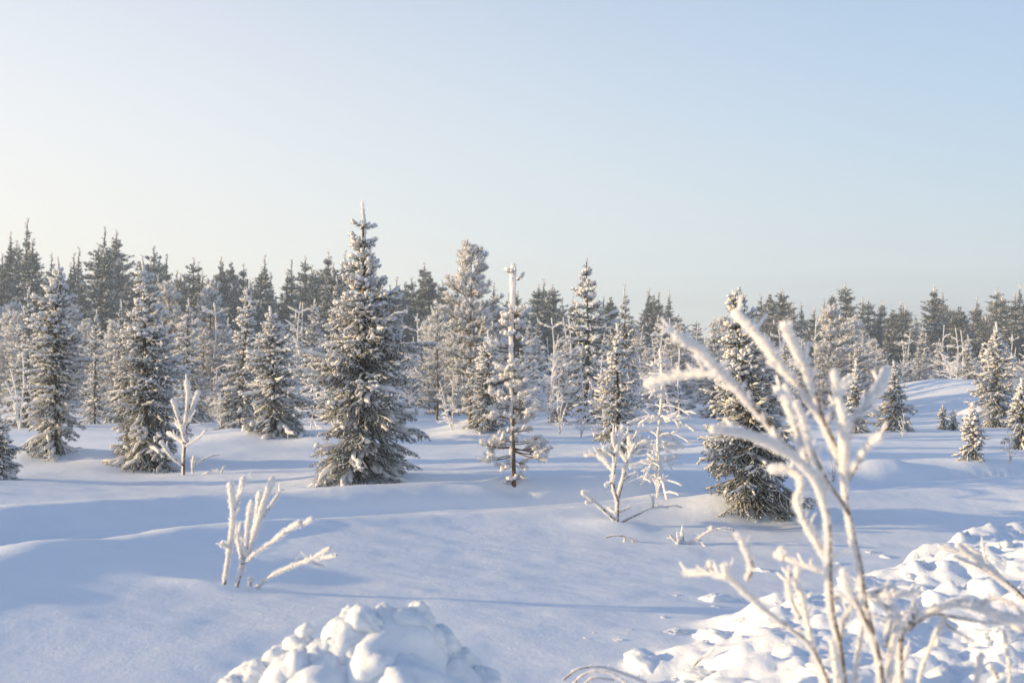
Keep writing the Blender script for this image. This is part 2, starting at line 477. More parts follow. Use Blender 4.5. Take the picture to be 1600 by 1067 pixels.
def pine_bough_geo(L, rng, u, frost, rime):
    """a pine branch along +X: bare inner wood, upturned ends with brushes of long needles"""
    g = Geo(); s = np.linspace(0, 1, 9)
    up = rng.uniform(0.1, 0.4)
    axis = np.stack([L * s, 0.08 * L * np.sin(s * 4 + rng.uniform(0, 6)) * s, L * (-0.12 * s + up * s ** 2)], 1)
    g.add(*tube(axis, np.linspace(0.014 * L + 0.003, 0.004, 9), 5), 2, True)
    shoots = [(axis[-3:], 1.0)]
    nb = max(5, int(L / (3.2 * u)))
    for k in range(nb):
        t = rng.uniform(0.3, 0.95); i = min(7, int(t * 8)); p = axis[i]
        an = math.radians(rng.uniform(25, 65)) * (1 if k % 2 else -1)
        l2 = (0.45 * L * (1 - t) + 3.2 * u) * rng.uniform(0.7, 1.2)
        d = np.array([math.cos(an), math.sin(an), rng.uniform(-0.1, 0.45)]); d /= np.linalg.norm(d)
        q = np.linspace(0, 1, 5)[:, None]
        P = p + d * l2 * q + np.array([0, 0, 0.3 * l2]) * q ** 2
        g.add(*tube(P, np.linspace(0.006, 0.003, 5) * (L / 0.5), 4), 2, True)
        shoots.append((P[1:], 0.9))
        if l2 > 6 * u:
            d2 = np.array([math.cos(an * 0.2), math.sin(an * 1.5) * 0.8, 0.3])
            shoots.append((P[2] + d2 * l2 * 0.5 * np.linspace(0, 1, 3)[:, None], 0.8))
    for P, k in shoots:
        ln = np.linalg.norm(np.diff(P, axis=0), axis=1).sum()
        m = max(4, int(ln / u)); Q = resample(P, m)
        rr = rime * k * (0.7 + 0.6 * rng.random(m)) * np.interp(np.linspace(0, 1, m), [0, 0.3, 1], [0.5, 1, 1])
        g.add(*tube(Q + np.array([0, 0, 0.4 * rime]), rr, 5, rng, 0.25), 1, True)
        nn = int(ln * 26 / u) + 16
        tt = rng.random(nn); Pp = resample(P, np.sort(tt)); T = tangents(resample(P, 4))[np.clip((np.sort(tt) * 4).astype(int), 0, 3)]
        U, W = perp(T); ph = rng.random(nn) * 2 * math.pi; al = np.radians(rng.uniform(25, 80, nn))
        N = np.cos(ph)[:, None] * U + np.sin(ph)[:, None] * W
        D = np.cos(al)[:, None] * T + np.sin(al)[:, None] * N
        wh = rng.random(nn) < np.clip(frost * (0.7 + 0.6 * D[:, 2]), 0, 1)
        Ln = u * rng.uniform(1.2, 2.3, nn)
        V, F = spikes(Pp[~wh], D[~wh], Ln[~wh], (0.16 if u < 0.08 else 0.34) * u, rng); g.add(V, F, 0)
        V, F = spikes(Pp[wh], D[wh], Ln[wh], 0.36 * u, rng); g.add(V, F, 1)
    return g.arrays()

GEN = np.array([(0.0, 0.80), (0.05, 0.95), (0.12, 1.0), (0.3, 0.86), (0.5, 0.66), (0.7, 0.40), (0.82, 0.22), (0.90, 0.10), (0.94, 0.07), (1, 0.03)])

def spruce_plan(h, w, seed, n, profile=GEN, top=0.93, low=0.03):
    """where the boughs of a spruce sit: (z, azimuth, pitch, length)"""
    rng = np.random.default_rng(seed); out = []
    az = rng.uniform(0, 6.28)
    for k in range(n):
        t = low + (top - low) * ((k + rng.uniform(0, 1)) / n) ** 0.92
        if rng.random() < 0.55:                       # yearly whorls, with open air between them
            t = np.clip((round(t * 15 - 0.5) + 0.5 + rng.uniform(-0.17, 0.17)) / 15, low, top)
        az += 2.399 + rng.uniform(-0.35, 0.35)
        base = np.interp(t, profile[:, 0], profile[:, 1]) * w
        clump = 1.0 + 0.46 * float(vnoise(np.array(az % 6.283) * 1.1, np.array(t * 9.0), seed))
        Lb = base * clump * rng.uniform(0.60, 1.16)
        pitch = np.interp(t, [0, 0.25, 0.6, 1.0], [-24, -14, 2, 32]) + rng.uniform(-11, 11)
        out.append((t * h, az, math.radians(pitch), max(Lb, 0.045 * w)))
    return out

def rot_bough(V, az, pitch, z, s=1.0, roll=0.0):
    V = V * s
    c, n = math.cos(pitch), math.sin(pitch)
    X = V[:, 0] * c - V[:, 2] * n; Z = V[:, 0] * n + V[:, 2] * c
    ca, sa = math.cos(az), math.sin(az)
    return np.stack([X * ca - V[:, 1] * sa, X * sa + V[:, 1] * ca, Z + z], 1)

def leader_geo(h, z0, r, u, rng, frost=0.86):
    """the rimed top shoot with a fuzz of frost needles"""
    g = Geo()
    n = max(8, int((h - z0) / (1.2 * u)))
    P = np.stack([0.004 * h * np.sin(np.linspace(0, 4, n)), 0.004 * h * np.cos(np.linspace(0, 3, n)), np.linspace(z0, h, n)], 1)
    R = r * np.interp(np.linspace(0, 1, n), [0, 0.5, 0.95, 1], [1.0, 0.85, 0.65, 0.4]) * rng.uniform(0.75, 1.2, n)
    g.add(*tube(P, R, 7, rng, 0.3), 1, True)
    m = int((h - z0) * 14 / u)
    t = np.sort(rng.random(m)); Pp = resample(P, t)
    ph = rng.random(m) * 6.283; N = np.stack([np.cos(ph), np.sin(ph), np.zeros(m)], 1)
    D = N * 0.8 + np.array([0, 0, 0.6])
    V, F = spikes(Pp + N * r * 0.6, D, u * rng.uniform(0.5, 1.5, m), 0.35 * u, rng)
    g.add(V, F, np.repeat((rng.random(m) < frost).astype(int), 1))
    return g.arrays()

def trunk_mesh(name, h, r, bark, seed, bare=0.97):
    rng = np.random.default_rng(seed)
    n = 14; z = np.linspace(-0.25, h * bare, n)
    P = np.stack([0.006 * h * np.sin(z / h * 5 + seed), 0.006 * h * np.cos(z / h * 4 + seed) - 0.006 * h, z], 1)
    P[:, :2] *= (np.clip(z / h, 0, 1) * (1 - np.clip(z / h, 0, 1)) * 4)[:, None]
    V, F = tube(P, np.interp(z / h, [-0.1, 0, 0.05, 1], [r * 1.3, r * 1.15, r, r * 0.18]), 9, rng, 0.06)
    return make_mesh(name, V, F, None, (bark,), True)

# bough stores: meshes for near trees (each bough its own object), arrays for far ones
BSTORE = {}
def bough_variants(kind, L, u, frost, rime, pad, nvar, tagname):
    key = (tagname, round(L, 3))
    if key not in BSTORE:
        lst = []
        for v in range(nvar):
            rng = np.random.default_rng(hash((round(L * 1000), v, kind == 'pine', round(u * 1e4), 7)) % (2 ** 31))
            if kind == 'pine': lst.append(pine_bough_geo(L, rng, u, frost, rime))
            else: lst.append(bough_geo(L, rng, u, frost, rime, pad, droop=rng.uniform(0.15, 0.32) + (0.22 if frost < 0.35 else 0), curl=rng.uniform(0.2, 0.36)))
        BSTORE[key] = [lst, None]
    return BSTORE[key]

SIZES = np.array([0.07, 0.11, 0.16, 0.23, 0.32, 0.43, 0.56, 0.72, 0.92, 1.15])

def hero_spruce(name, x, y, h, w, seed, n, label, group=None, frost=(0.26, 0.74), rime=(0.0050, 0.0138), pad=0.03, u=0.017,
                profile=GEN, lean=(0, 0), leader=0.86, lr=0.024, crown_top=0.93, low=0.03, sink=0.04, tips=()):
    """a near spruce whose boughs are objects of their own, sharing a store of bough meshes"""
    rng = np.random.default_rng(seed)
    root = bpy.data.objects.new(name, None); col.objects.link(root)
    root.location = (x, y, tz(x, y) - sink); root.rotation_euler = (lean[0], lean[1], rng.uniform(-0.3, 0.3))
    root.empty_display_size = 0.2
    tag(root, label, 'tree', group)
    link('trunk', trunk_mesh('trunk', h, 0.013 * h + 0.004, BARK, seed), root)
    V, F, M, S = leader_geo(h, leader * h, lr, u, rng)
    crown = link('crown', make_mesh('crown', V, F, M, TREE_MATS, S), root)
    plan = spruce_plan(h, w, seed + 1, n, profile, crown_top, low)
    for tt_, cnt, ln_ in tips:                          # the open whorls below the leader
        a_ = rng.uniform(0, 6.28)
        plan += [((tt_ + rng.uniform(-0.006, 0.006)) * h, a_ + q * 6.283 / cnt + rng.uniform(-0.3, 0.3), math.radians(rng.uniform(4, 26)), ln_ * rng.uniform(0.7, 1.15)) for q in range(cnt)]
    for z, az, pitch, Lb in plan:
        t = z / h
        band = 0 if t < 0.30 else 1 if t < 0.58 else 2
        L0 = SIZES[np.argmin(np.abs(SIZES - Lb))]
        fr = np.interp(band, [0, 2], frost); ri = np.interp(band, [0, 2], rime)
        st = bough_variants('spruce', L0, u if L0 > 0.12 else u * 0.85, fr, ri, pad * (1.0, 0.8, 0.0)[band] * min(1, L0 / 0.5), 2, ('hero', band, frost, rime, pad, u))
        if st[1] is None:
            st[1] = [make_mesh('bough', V, F, M, TREE_MATS, S) for V, F, M, S in st[0]]
        o = link('bough', st[1][rng.integers(len(st[1]))], crown)
        sc = Lb / L0
        o.matrix_local = Matrix.Translation((0, 0, z)) @ Matrix.Rotation(az, 4, 'Z') @ Matrix.Rotation(-pitch, 4, 'Y') @ Matrix.Rotation(rng.uniform(-0.35, 0.35), 4, 'X') @ Matrix.Scale(sc, 4)
    return root

def joined_tree(h, w, seed, n, u, frost, rime, kind='spruce', pad=0.0, profile=GEN, low=0.03, top=0.94, leader=0.85, lr=None, trunk_r=None):
    """trunk and crown meshes for trees whose boughs are too small to pick apart"""
    rng = np.random.default_rng(seed); g = Geo()
    for z, az, pitch, Lb in spruce_plan(h, w, seed + 1, n, profile, top, low):
        L0 = w * (0.2, 0.4, 0.7, 1.0)[int(np.argmin([abs(Lb / w - q) for q in (0.2, 0.4, 0.7, 1.0)]))]
        t = z / h
        band = 0 if t < 0.5 else 1
        st = bough_variants(kind, L0, u, frost[band], rime[band], pad if band == 0 else 0, 2, ('far', kind, u, frost, rime, pad, band, round(w, 2)))
        V, F, M, S = st[0][rng.integers(2)]
        if kind == 'pine': pitch = pitch * 0.6 + math.radians(14)
        Vb = V.copy()
        if rng.random() < 0.5:
            Vb[:, 1] *= -1
        g.add(rot_bough(Vb, az, pitch, z, Lb / L0), F, M); g.S[-1] = S
    V, F, M, S = leader_geo(h, leader * h, lr or 0.006 * h, u, rng, 0.8); g.add(V, F, M); g.S[-1] = S
    tm = trunk_mesh('trunk', h, trunk_r or 0.011 * h, PINEBARK if kind == 'pine' else BARK, seed)
    return tm, g.mesh('crown', TREE_MATS)

def place_tree(name, protos, x, y, s, rz, label, group, lean=(0, 0), sz=None, cat='tree'):
    root = bpy.data.objects.new(name, None); col.objects.link(root)
    root.location = (x, y, tz(x, y) - 0.03); root.rotation_euler = (lean[0], lean[1], rz); root.scale = (s, s, sz or s)
    tag(root, label, cat, group)
    link('trunk', protos[0], root); link('crown', protos[1], root)
    return root

def base_depth(px, py):
    p = ground_at(px, py); return p[0], p[1]

def height_for(y, x, top_py, base_z):
    """height of something at depth y whose tip shows at top_py"""
    return at(800, top_py, y)[2] - base_z
# ------------------------------------------------------------------ near spruces and pines
P_MAIN = np.array([(0, .72), (.06, 1.0), (.13, 1.02), (.30, .90), (.48, .82), (.60, .70), (.66, .45), (.73, .34), (.80, .25), (.85, .15), (.88, .14), (.895, .10), (.9, .14), (.915, .13), (.92, .02), (1, .02)])
P_NARROW = np.array([(0, .85), (.1, 1.0), (.4, .95), (.6, .78), (.75, .55), (.88, .25), (.95, .10), (1, .05)])
P_DARK = np.array([(0, .80), (.08, .95), (.25, 1.0), (.45, .92), (.62, .70), (.78, .42), (.9, .24), (.97, .14), (1, .08)])

def hero(px, py, top, hwpx, seed, n, label, name='spruce_tree', toppx=None, depth=None, group=None, **kw):
    x, y = base_depth(px, py)
    z = tz(x, y); h = height_for(y, x, top, z - 0.04)
    w = hwpx / FPX * y
    lean = (0, math.atan2(((toppx if toppx else px) - px) / FPX * y, h))
    return hero_spruce(name, x, y, h, w, seed, n, label, group, lean=lean, **kw)

hero(565, 744, 315, 90, 11, 236, 'tallest spruce at centre left, long bare frosted leader, snow pillows on its lower boughs', profile=P_MAIN, leader=0.84, crown_top=0.84, tips=((0.855, 5, 0.17), (0.905, 4, 0.17)), lr=0.026, frost=(0.20, 0.62), rime=(0.0055, 0.0145), pad=0.034)
hero(232, 727, 399, 80, 22, 202, 'wide spruce behind the small bare sapling on the left, leaning slightly, thin white tip', toppx=217, crown_top=0.88, tips=((0.90, 4, 0.11),), frost=(0.27, 0.74), rime=(0.0065, 0.0147), pad=0.03)
forked = hero(85, 708, 401, 52, 33, 202, 'narrow bushy spruce at far left with a forked frosted top', profile=P_NARROW, frost=(0.27, 0.74), rime=(0.0065, 0.0147), pad=0.03, u=0.02)
hero(1185, 799, 450, 78, 44, 250, 'dark dense spruce behind the bare frosted birch in the right foreground', toppx=1150, profile=P_DARK, frost=(0.16, 0.55), rime=(0.0045, 0.0115), pad=0.018, u=0.017, leader=0.93, lr=0.02, crown_top=0.97)
hero(430, 677, 478, 62, 55, 175, 'low broad spruce with snowy lower boughs left of the tallest spruce', toppx=420, frost=(0.23, 0.74), rime=(0.0072, 0.0166), pad=0.05, u=0.026)
hero(374, 668, 433, 34, 66, 148, 'slim dark spruce with a leaning white top left of the low broad spruce', toppx=387, profile=P_NARROW, frost=(0.23, 0.74), rime=(0.0079, 0.0184), pad=0.03, u=0.028)
hero(292, 661, 466, 40, 77, 148, 'pointed frosted spruce standing behind the small bare sapling', frost=(0.28, 0.74), rime=(0.0079, 0.0184), pad=0.03, u=0.028)
hero(965, 706, 505, 42, 88, 175, 'slender white spruce with a long thin tip behind the forked shrub', frost=(0.28, 0.74), rime=(0.0065, 0.0156), pad=0.03, u=0.022)
hero(762, 669, 516, 46, 99, 162, 'short conical spruce on a snow mound left of the thin pine', frost=(0.28, 0.71), rime=(0.0079, 0.0184), pad=0.03, u=0.026)
hero(-6, 748, 640, 40, 111, 121, 'small dark spruce cut off by the left edge of the picture', frost=(0.17, 0.47), rime=(0.0043, 0.0092), pad=0.03, u=0.018)
hero(1560, 667, 503, 42, 122, 175, 'frosted spruce on a snow hump near the right edge', frost=(0.28, 0.71), rime=(0.0079, 0.0184), pad=0.03, u=0.028)
hero(1521, 716, 628, 24, 133, 74, 'tiny sparse spruce sapling in front of the snow hump on the right', frost=(0.28, 0.70), rime=(0.0072, 0.0147), pad=0.03, u=0.024)
hero(1398, 673, 563, 34, 144, 135, 'small dark spruce in the shade at the foot of the snowy rise', frost=(0.19, 0.55), rime=(0.0065, 0.0147), pad=0.03, u=0.028)
hero(1339, 676, 562, 28, 155, 121, 'small sunlit spruce behind the right branches of the foreground birch', frost=(0.28, 0.70), rime=(0.0072, 0.0166), pad=0.03, u=0.028)
hero(356, 668, 600, 17, 166, 81, 'very small dark spruce beside the foot of the slim leaning spruce', frost=(0.17, 0.47), rime=(0.0065, 0.0129), pad=0.0, u=0.028)
hero(1598, 702, 590, 34, 177, 121, 'spruce cut off by the right edge of the picture', frost=(0.28, 0.70), rime=(0.0072, 0.0166), pad=0.03, u=0.026)
hero(1474, 671, 632, 13, 188, 60, 'left one of two knee-high spruces on the snowy rise', frost=(0.19, 0.47), rime=(0.0072, 0.0129), pad=0.0, u=0.03)
hero(1490, 672, 640, 12, 189, 60, 'right one of two knee-high spruces on the snowy rise', frost=(0.19, 0.47), rime=(0.0072, 0.0129), pad=0.0, u=0.03)

for _k, (_a, _t, _h) in enumerate(((0.16, 0.70, 0.93), (-0.15, 0.66, 0.90))):      # the side leaders of the fork-topped spruce
    _hh = (at(85, 401, 1.0)[2] - at(85, 708, 1.0)[2]) * forked.location.y
    _V, _F, _M, _S = leader_geo(_h * _hh, _t * _hh, 0.022, 0.02, np.random.default_rng(900 + _k))
    _V = _V - np.array([0, 0, _t * _hh]); _c, _s = math.cos(_a), math.sin(_a)
    _V = np.stack([_V[:, 0] * _c + _V[:, 2] * _s, _V[:, 1], -_V[:, 0] * _s + _V[:, 2] * _c], 1) + np.array([0, 0, _t * _hh])
    _o = link('side_leader', make_mesh('side_leader', _V, _F, _M, TREE_MATS, _S), forked)
    for _q in range(14):
        _st = [v for k_, v in BSTORE.items() if k_[0][0] == 'hero' and k_[0][1] == 2 and 0.1 < k_[1] < 0.25 and v[1]]
        _b = link('bough', random.Random(_q).choice(random.Random(_q).choice(_st)[1]), _o)
        _f = 0.25 + 0.6 * _q / 14
        _b.matrix_local = Matrix.Translation((math.sin(_a) * _f * (_h - _t) * _hh, 0, (_t + _f * (_h - _t) * math.cos(_a)) * _hh)) @ Matrix.Rotation(_q * 2.4, 4, 'Z') @ Matrix.Rotation(-0.35, 4, 'Y') @ Matrix.Scale(1.1 - 0.6 * _f, 4)

def thin_pine():
    """the sparse young pine with a bare rimed stem"""
    px, py, top = 803, 758, 412
    x, y = base_depth(px, py); z = tz(x, y) - 0.03; h = height_for(y, x, top, z); k = y / FPX
    rng = np.random.default_rng(5)
    root = bpy.data.objects.new('pine_tree', None); col.objects.link(root); root.location = (x, y, z)
    tag(root, 'thin sparse young pine with bare rimed stem and small frosted tufts', 'tree')
    tr = link('trunk', trunk_mesh('trunk', h, 0.024, PINEBARK, 3), root)
    g = Geo(); P = np.stack([-0.012 + 0.008 * np.sin(np.linspace(0, 7, 40)), -0.006 + 0 * np.linspace(0, 1, 40), np.linspace(0.12 * h, h, 40)], 1)
    R = np.interp(np.linspace(0.12, 1, 40), [0.12, 0.45, 0.6, 0.75, 0.9, 0.985, 1], [0.019, 0.022, 0.025, 0.028, 0.032, 0.029, 0.016])
    P[:, 1] -= 0.008; P[:, 0] -= np.interp(np.linspace(0.12, 1, 40), [0.12, 0.7, 0.8], [0.02, 0.012, 0.0]) * (0.75 + 0.5 * rng.random(40)); R = R * (0.8 + 0.35 * rng.random(40))
    g.add(*tube(P, R, 9, rng, 0.26), 1, True)
    m = 7000; t = np.sort(rng.random(m)); Pp = resample(P, t); Rr = np.interp(t, np.linspace(0, 1, 40), R); ph = rng.random(m) * 6.283
    N = np.stack([np.cos(ph), np.sin(ph), np.zeros(m)], 1)
    g.add(*spikes(Pp + N * (Rr * 0.85)[:, None], N * 0.8 + np.array([0, 0, 0.5]), rng.uniform(0.01, 0.022, m), 0.007, rng), 1)
    crown = link('crown', g.mesh('crown', (NEEDLE, FROST, PINEBARK)), root)
    spec = [(434, 20, 12, 3), (497, 30, 18, 8), (512, 24, 5, 6), (526, 20, 0, 4), (575, 32, 0, 6), (612, 36, -4, 6), (655, 34, 0, 5), (543, 52, 2, 4), (545, 44, 0, 3), (560, 26, -8, 3), (590, 26, 5, 7), (596, 36, -6, 3), (628, 32, 0, 6), (640, 44, -14, 4), (672, 28, -4, 4), (690, 40, 6, 5), (700, 62, -10, 4), (708, 56, -16, 4), (722, 26, -20, 4), (743, 20, -22, 4)]
    store = {}
    for yy, lp, pit, cnt in spec:
        for c in range(cnt):
            Lb = lp * k * rng.uniform(0.7, 1.1); L0 = SIZES[np.argmin(np.abs(SIZES - Lb))]
            fr = 0.97 if yy < 560 else 0.9
            key = (L0, fr, int(rng.integers(3)))
            if key not in store:
                V, F, M, S = pine_bough_geo(L0, np.random.default_rng(int(L0 * 1000) + key[2]), 0.024 if L0 > 0.16 else 0.012, fr, 0.018)
                store[key] = make_mesh('bough', V, F, M, (NEEDLE, FROST, PINEBARK), S)
            o = link('bough', store[key], crown)
            zz = height_for(y, x, yy + rng.uniform(-5, 5), z)
            az = c * 6.283 / cnt + rng.uniform(-0.4, 0.4) + yy
            if lp > 40: az = (0.15 if c % 2 else 3.1) + rng.uniform(-0.7, 0.7)
            o.matrix_local = Matrix.Translation((0, 0, zz)) @ Matrix.Rotation(az, 4, 'Z') @ Matrix.Rotation(-math.radians(pit + rng.uniform(-8, 8)), 4, 'Y') @ Matrix.Rotation(rng.uniform(-0.4, 0.4), 4, 'X') @ Matrix.Scale(Lb / L0, 4)
thin_pine()

# ------------------------------------------------------------------ middle-distance prototypes
P_PINE = np.array([(0, .7), (.15, .9), (.35, 1.0), (.6, .85), (.8, .6), (.92, .36), (1, .12)])
P_TALL = np.array([(0, .7), (.1, .95), (.25, 1.0), (.5, .80), (.7, .55), (.85, .30), (.95, .12), (1, .04)])
MID_SPRUCE = [joined_tree(3.4, w, sd, n, 0.036, (0.42, 0.80), (0.009, 0.017), profile=pr, pad=0.03, leader=0.92) for w, sd, n, pr in ((0.66, 301, 110, GEN), (0.55, 302, 105, P_NARROW), (0.78, 303, 120, GEN))]
MID_PINE = [joined_tree(4.6, w, sd, n, 0.042, (0.55, 0.78), (0.015, 0.022), 'pine', profile=P_PINE, low=0.05, top=0.985, leader=0.95, lr=0.03) for w, sd, n in ((0.95, 311, 95), (0.80, 312, 90))]
FAR_SPRUCE = [joined_tree(12.0, w, sd, n, 0.13, (0.20, 0.36), (0.011, 0.019), profile=pr, low=0.0, lr=0.05, leader=0.94) for w, sd, n, pr in ((2.0, 321, 190, P_TALL), (1.7, 322, 180, GEN), (2.4, 323, 200, P_TALL), (2.0, 324, 190, GEN))]
FAR_PINE = [joined_tree(12.0, w, sd, n, 0.15, (0.24, 0.38), (0.016, 0.024), 'pine', profile=GEN, low=0.08, top=0.985, leader=0.96, lr=0.05) for w, sd, n in ((2.1, 331, 120), (2.4, 332, 130))]

def birch_proto(h, seed, spread=0.35, nb=26, u=0.012, r=0.011, stems=1, twigs=4, droop=0.5):
    """a bare young birch coated in rime: stems, arching branches, twigs"""
    rng = np.random.default_rng(seed); gt = Geo(); g = Geo()
    for s_ in range(stems):
        a0 = rng.uniform(0, 6.283); tilt = 0.0 if s_ == 0 else rng.uniform(0.15, 0.4)
        hh = h if s_ == 0 else h * rng.uniform(0.5, 0.85)
        t = np.linspace(-0.08, 1, 12)
        st = np.stack([hh * tilt * np.cos(a0) * t + 0.02 * h * np.sin(t * 6 + seed), hh * tilt * np.sin(a0) * t + 0.02 * h * np.cos(t * 5), hh * t], 1)
        gt.add(*tube(st, np.linspace(r * 0.9, r * 0.4, 12), 6, rng, 0.08), 0, True)
        lines = [(st[1:] + np.array([-0.3 * r, 0, 0]), 1.1)]
        for k in range(nb // stems):
            q = rng.uniform(0.18, 0.97); i = int(q * 11); p = st[i]
            az = rng.uniform(0, 6.283); l = spread * h * (1.05 - 0.75 * q) * rng.uniform(0.6, 1.2)
            e = rng.uniform(0.5, 1.1)
            tt = np.linspace(0, 1, 7)[:, None]
            d = np.array([math.cos(az) * math.cos(e), math.sin(az) * math.cos(e), math.sin(e)])
            P = p + d * l * tt + np.array([0.25 * l * math.cos(az), 0.25 * l * math.sin(az), -droop * l]) * tt ** 2
            lines.append((P, 0.85))
            for _ in range(twigs):
                j = int(rng.integers(2, 7)); a2 = az + rng.uniform(-1.2, 1.2); l2 = l * rng.uniform(0.25, 0.5)
                d2 = np.array([math.cos(a2), math.sin(a2), rng.uniform(-0.2, 0.7)])
                lines.append((P[j] + d2 * l2 * np.linspace(0, 1, 4)[:, None] + np.array([0, 0, -0.3 * droop * l2]) * np.linspace(0, 1, 4)[:, None] ** 2, 0.65))
        for P, k in lines:
            ln = np.linalg.norm(np.diff(P, axis=0), axis=1).sum(); m = max(4, min(26, int(ln / (1.6 * u))))
            Q = resample(P, m)
            g.add(*tube(Q, r * k * (0.75 + 0.5 * rng.random(m)), 5, rng, 0.2), 1, True)
            nn = int(ln * 5 / u); tq = np.sort(rng.random(nn)); Pp = resample(P, tq); D = rng.normal(size=(nn, 3)) + np.array([0, 0, 0.4]); D /= np.linalg.norm(D, axis=1, keepdims=True)
            g.add(*spikes(Pp + D * r * k * 0.6, D, u * rng.uniform(0.5, 1.4, nn), 0.35 * u, rng), 1)
    return gt.mesh('trunk', (TWIG,)), g.mesh('crown', TREE_MATS)

MID_BIRCH = [birch_proto(3.0, 401, 0.30, 34, 0.03, 0.015, 1, 5, 0.25), birch_proto(3.0, 402, 0.24, 30, 0.03, 0.015, 2, 5, 0.1), birch_proto(3.0, 403, 0.34, 36, 0.03, 0.014, 3, 5, 0.35)]

def spot(protos, proto_h, px, py, top, label, name, rz, wide=1.0, group=None, toppx=None):
    x, y = base_depth(px, py); z = tz(x, y); h = height_for(y, x, top, z); s = h / proto_h
    lean = (0, math.atan2(((toppx or px) - px) / FPX * y, h))
    return place_tree(name, protos, x, y, s * wide, rz, label, group, lean, sz=s)

spot(MID_PINE[0], 4.6, 735, 661, 380, 'broad sunlit pine with upturned top branches right of the tallest spruce', 'pine_tree', 0.3, 1.0)
spot(MID_PINE[1], 4.6, 326, 652, 437, 'open frosted pine between the small sapling and the slim dark spruce', 'pine_tree', 1.3, 0.9)
spot(MID_PINE[1], 4.6, 683, 656, 478, 'small pine at the left side of the broad sunlit pine', 'pine_tree', 2.2, 1.0)
spot(MID_PINE[0], 4.6, 1300, 655, 478, 'sunlit pine behind the tips of the foreground birch', 'pine_tree', 4.0, 1.05)
spot(MID_PINE[1], 4.6, 262, 655, 440, 'round topped pine between the wide spruce and the pointed spruce', 'pine_tree', 5.0, 1.0)
spot(MID_SPRUCE[1], 3.4, 917, 662, 400, 'tall golden spruce with a knobbly top right of the thin pine', 'spruce_tree', 0.8, 1.0)
spot(MID_SPRUCE[0], 3.4, 977, 658, 442, 'spruce peeking out behind the slender white spruce', 'spruce_tree', 2.8, 0.8)
spot(MID_SPRUCE[1], 3.4, 490, 654, 466, 'brownish spruce directly left of the tallest spruce, half hidden', 'spruce_tree', 3.4, 0.9)
spot(MID_SPRUCE[2], 3.4, 40, 668, 446, 'white bushy spruce at the left shoulder of the fork-topped spruce', 'spruce_tree', 1.9, 0.9)
spot(MID_SPRUCE[1], 3.4, 148, 662, 482, 'small pointed spruce between the fork-topped and the wide spruce', 'spruce_tree', 4.4, 0.7)
spot(MID_SPRUCE[0], 3.4, 186, 660, 466, 'spruce in the left shadow of the wide leaning spruce', 'spruce_tree', 5.4, 0.7)
spot(MID_SPRUCE[0], 3.4, 524, 656, 430, 'pale spruce top showing behind the left side of the tallest spruce', 'spruce_tree', 0.4, 0.7)
spot(MID_SPRUCE[2], 3.4, 872, 660, 520, 'low frosted spruce behind the right side of the thin pine', 'spruce_tree', 2.0, 0.8)
spot(MID_BIRCH[1], 3.0, 862, 664, 495, 'pale rimed birch between the thin pine and the golden spruce', 'birch_tree', 2.0, 0.9)

SMALL_BIRCH = birch_proto(1.5, 411, 0.34, 50, 0.014, 0.012, 1, 4, 0.8)
SMALL_BIRCH2 = birch_proto(1.2, 412, 0.22, 14, 0.014, 0.012, 3, 3, 0.05)
SMALL_BIRCH3 = birch_proto(1.5, 413, 0.22, 36, 0.016, 0.013, 3, 4, 0.5)
spot(SMALL_BIRCH, 1.5, 1031, 775, 541, 'white rimed young birch with arching twigs left of the dark spruce', 'birch_tree', 0.5, 1.0)
spot(SMALL_BIRCH2, 1.2, 1029, 776, 640, 'tuft of rimed shoots around the foot of the young birch', 'frosted_shrub', 1.5, 0.6, None)
spot(SMALL_BIRCH3, 1.5, 910, 683, 572, 'rimed birch sapling with a bent tip in front of the golden spruce', 'birch_tree', 0.2, 0.8)
spot(SMALL_BIRCH3, 1.5, 707, 672, 578, 'rimed birch sapling with a hooked top left of the snow mound', 'birch_tree', 2.4, 0.9)
spot(SMALL_BIRCH2, 1.2, 873, 678, 610, 'thin grey rimed sapling beside the bent-tip birch', 'birch_tree', 4.0, 0.9)
spot(SMALL_BIRCH2, 1.2, 1300, 752, 690, 'low rimed bush behind the stems of the foreground birch', 'frosted_shrub', 3.3, 1.3)
spot(SMALL_BIRCH2, 1.2, 1412, 682, 642, 'tiny rimed twig at the foot of the shaded spruce', 'frosted_shrub', 0.9, 1.0)
spot(SMALL_BIRCH2, 1.2, 1577, 722, 640, 'thin rimed sapling right of the tiny spruce sapling', 'birch_tree', 2.9, 0.8)
spot(SMALL_BIRCH2, 1.2, 344, 669, 612, 'thin rimed sapling at the edge of the wood left of the very small spruce', 'birch_tree', 5.1, 1.0)

def zone(px):
    for lim, txt in ((150, 'at the far left, behind the fork-topped spruce'), (340, 'behind the wide leaning spruce'), (500, 'left of the tallest spruce'), (680, 'right behind the tallest spruce'), (860, 'behind the thin pine'), (1080, 'right of the golden spruce'), (1300, 'behind the dark spruce and foreground birch'), (1480, 'above the snowy rise')):
        if px < lim: return txt
    return 'at the far right edge'

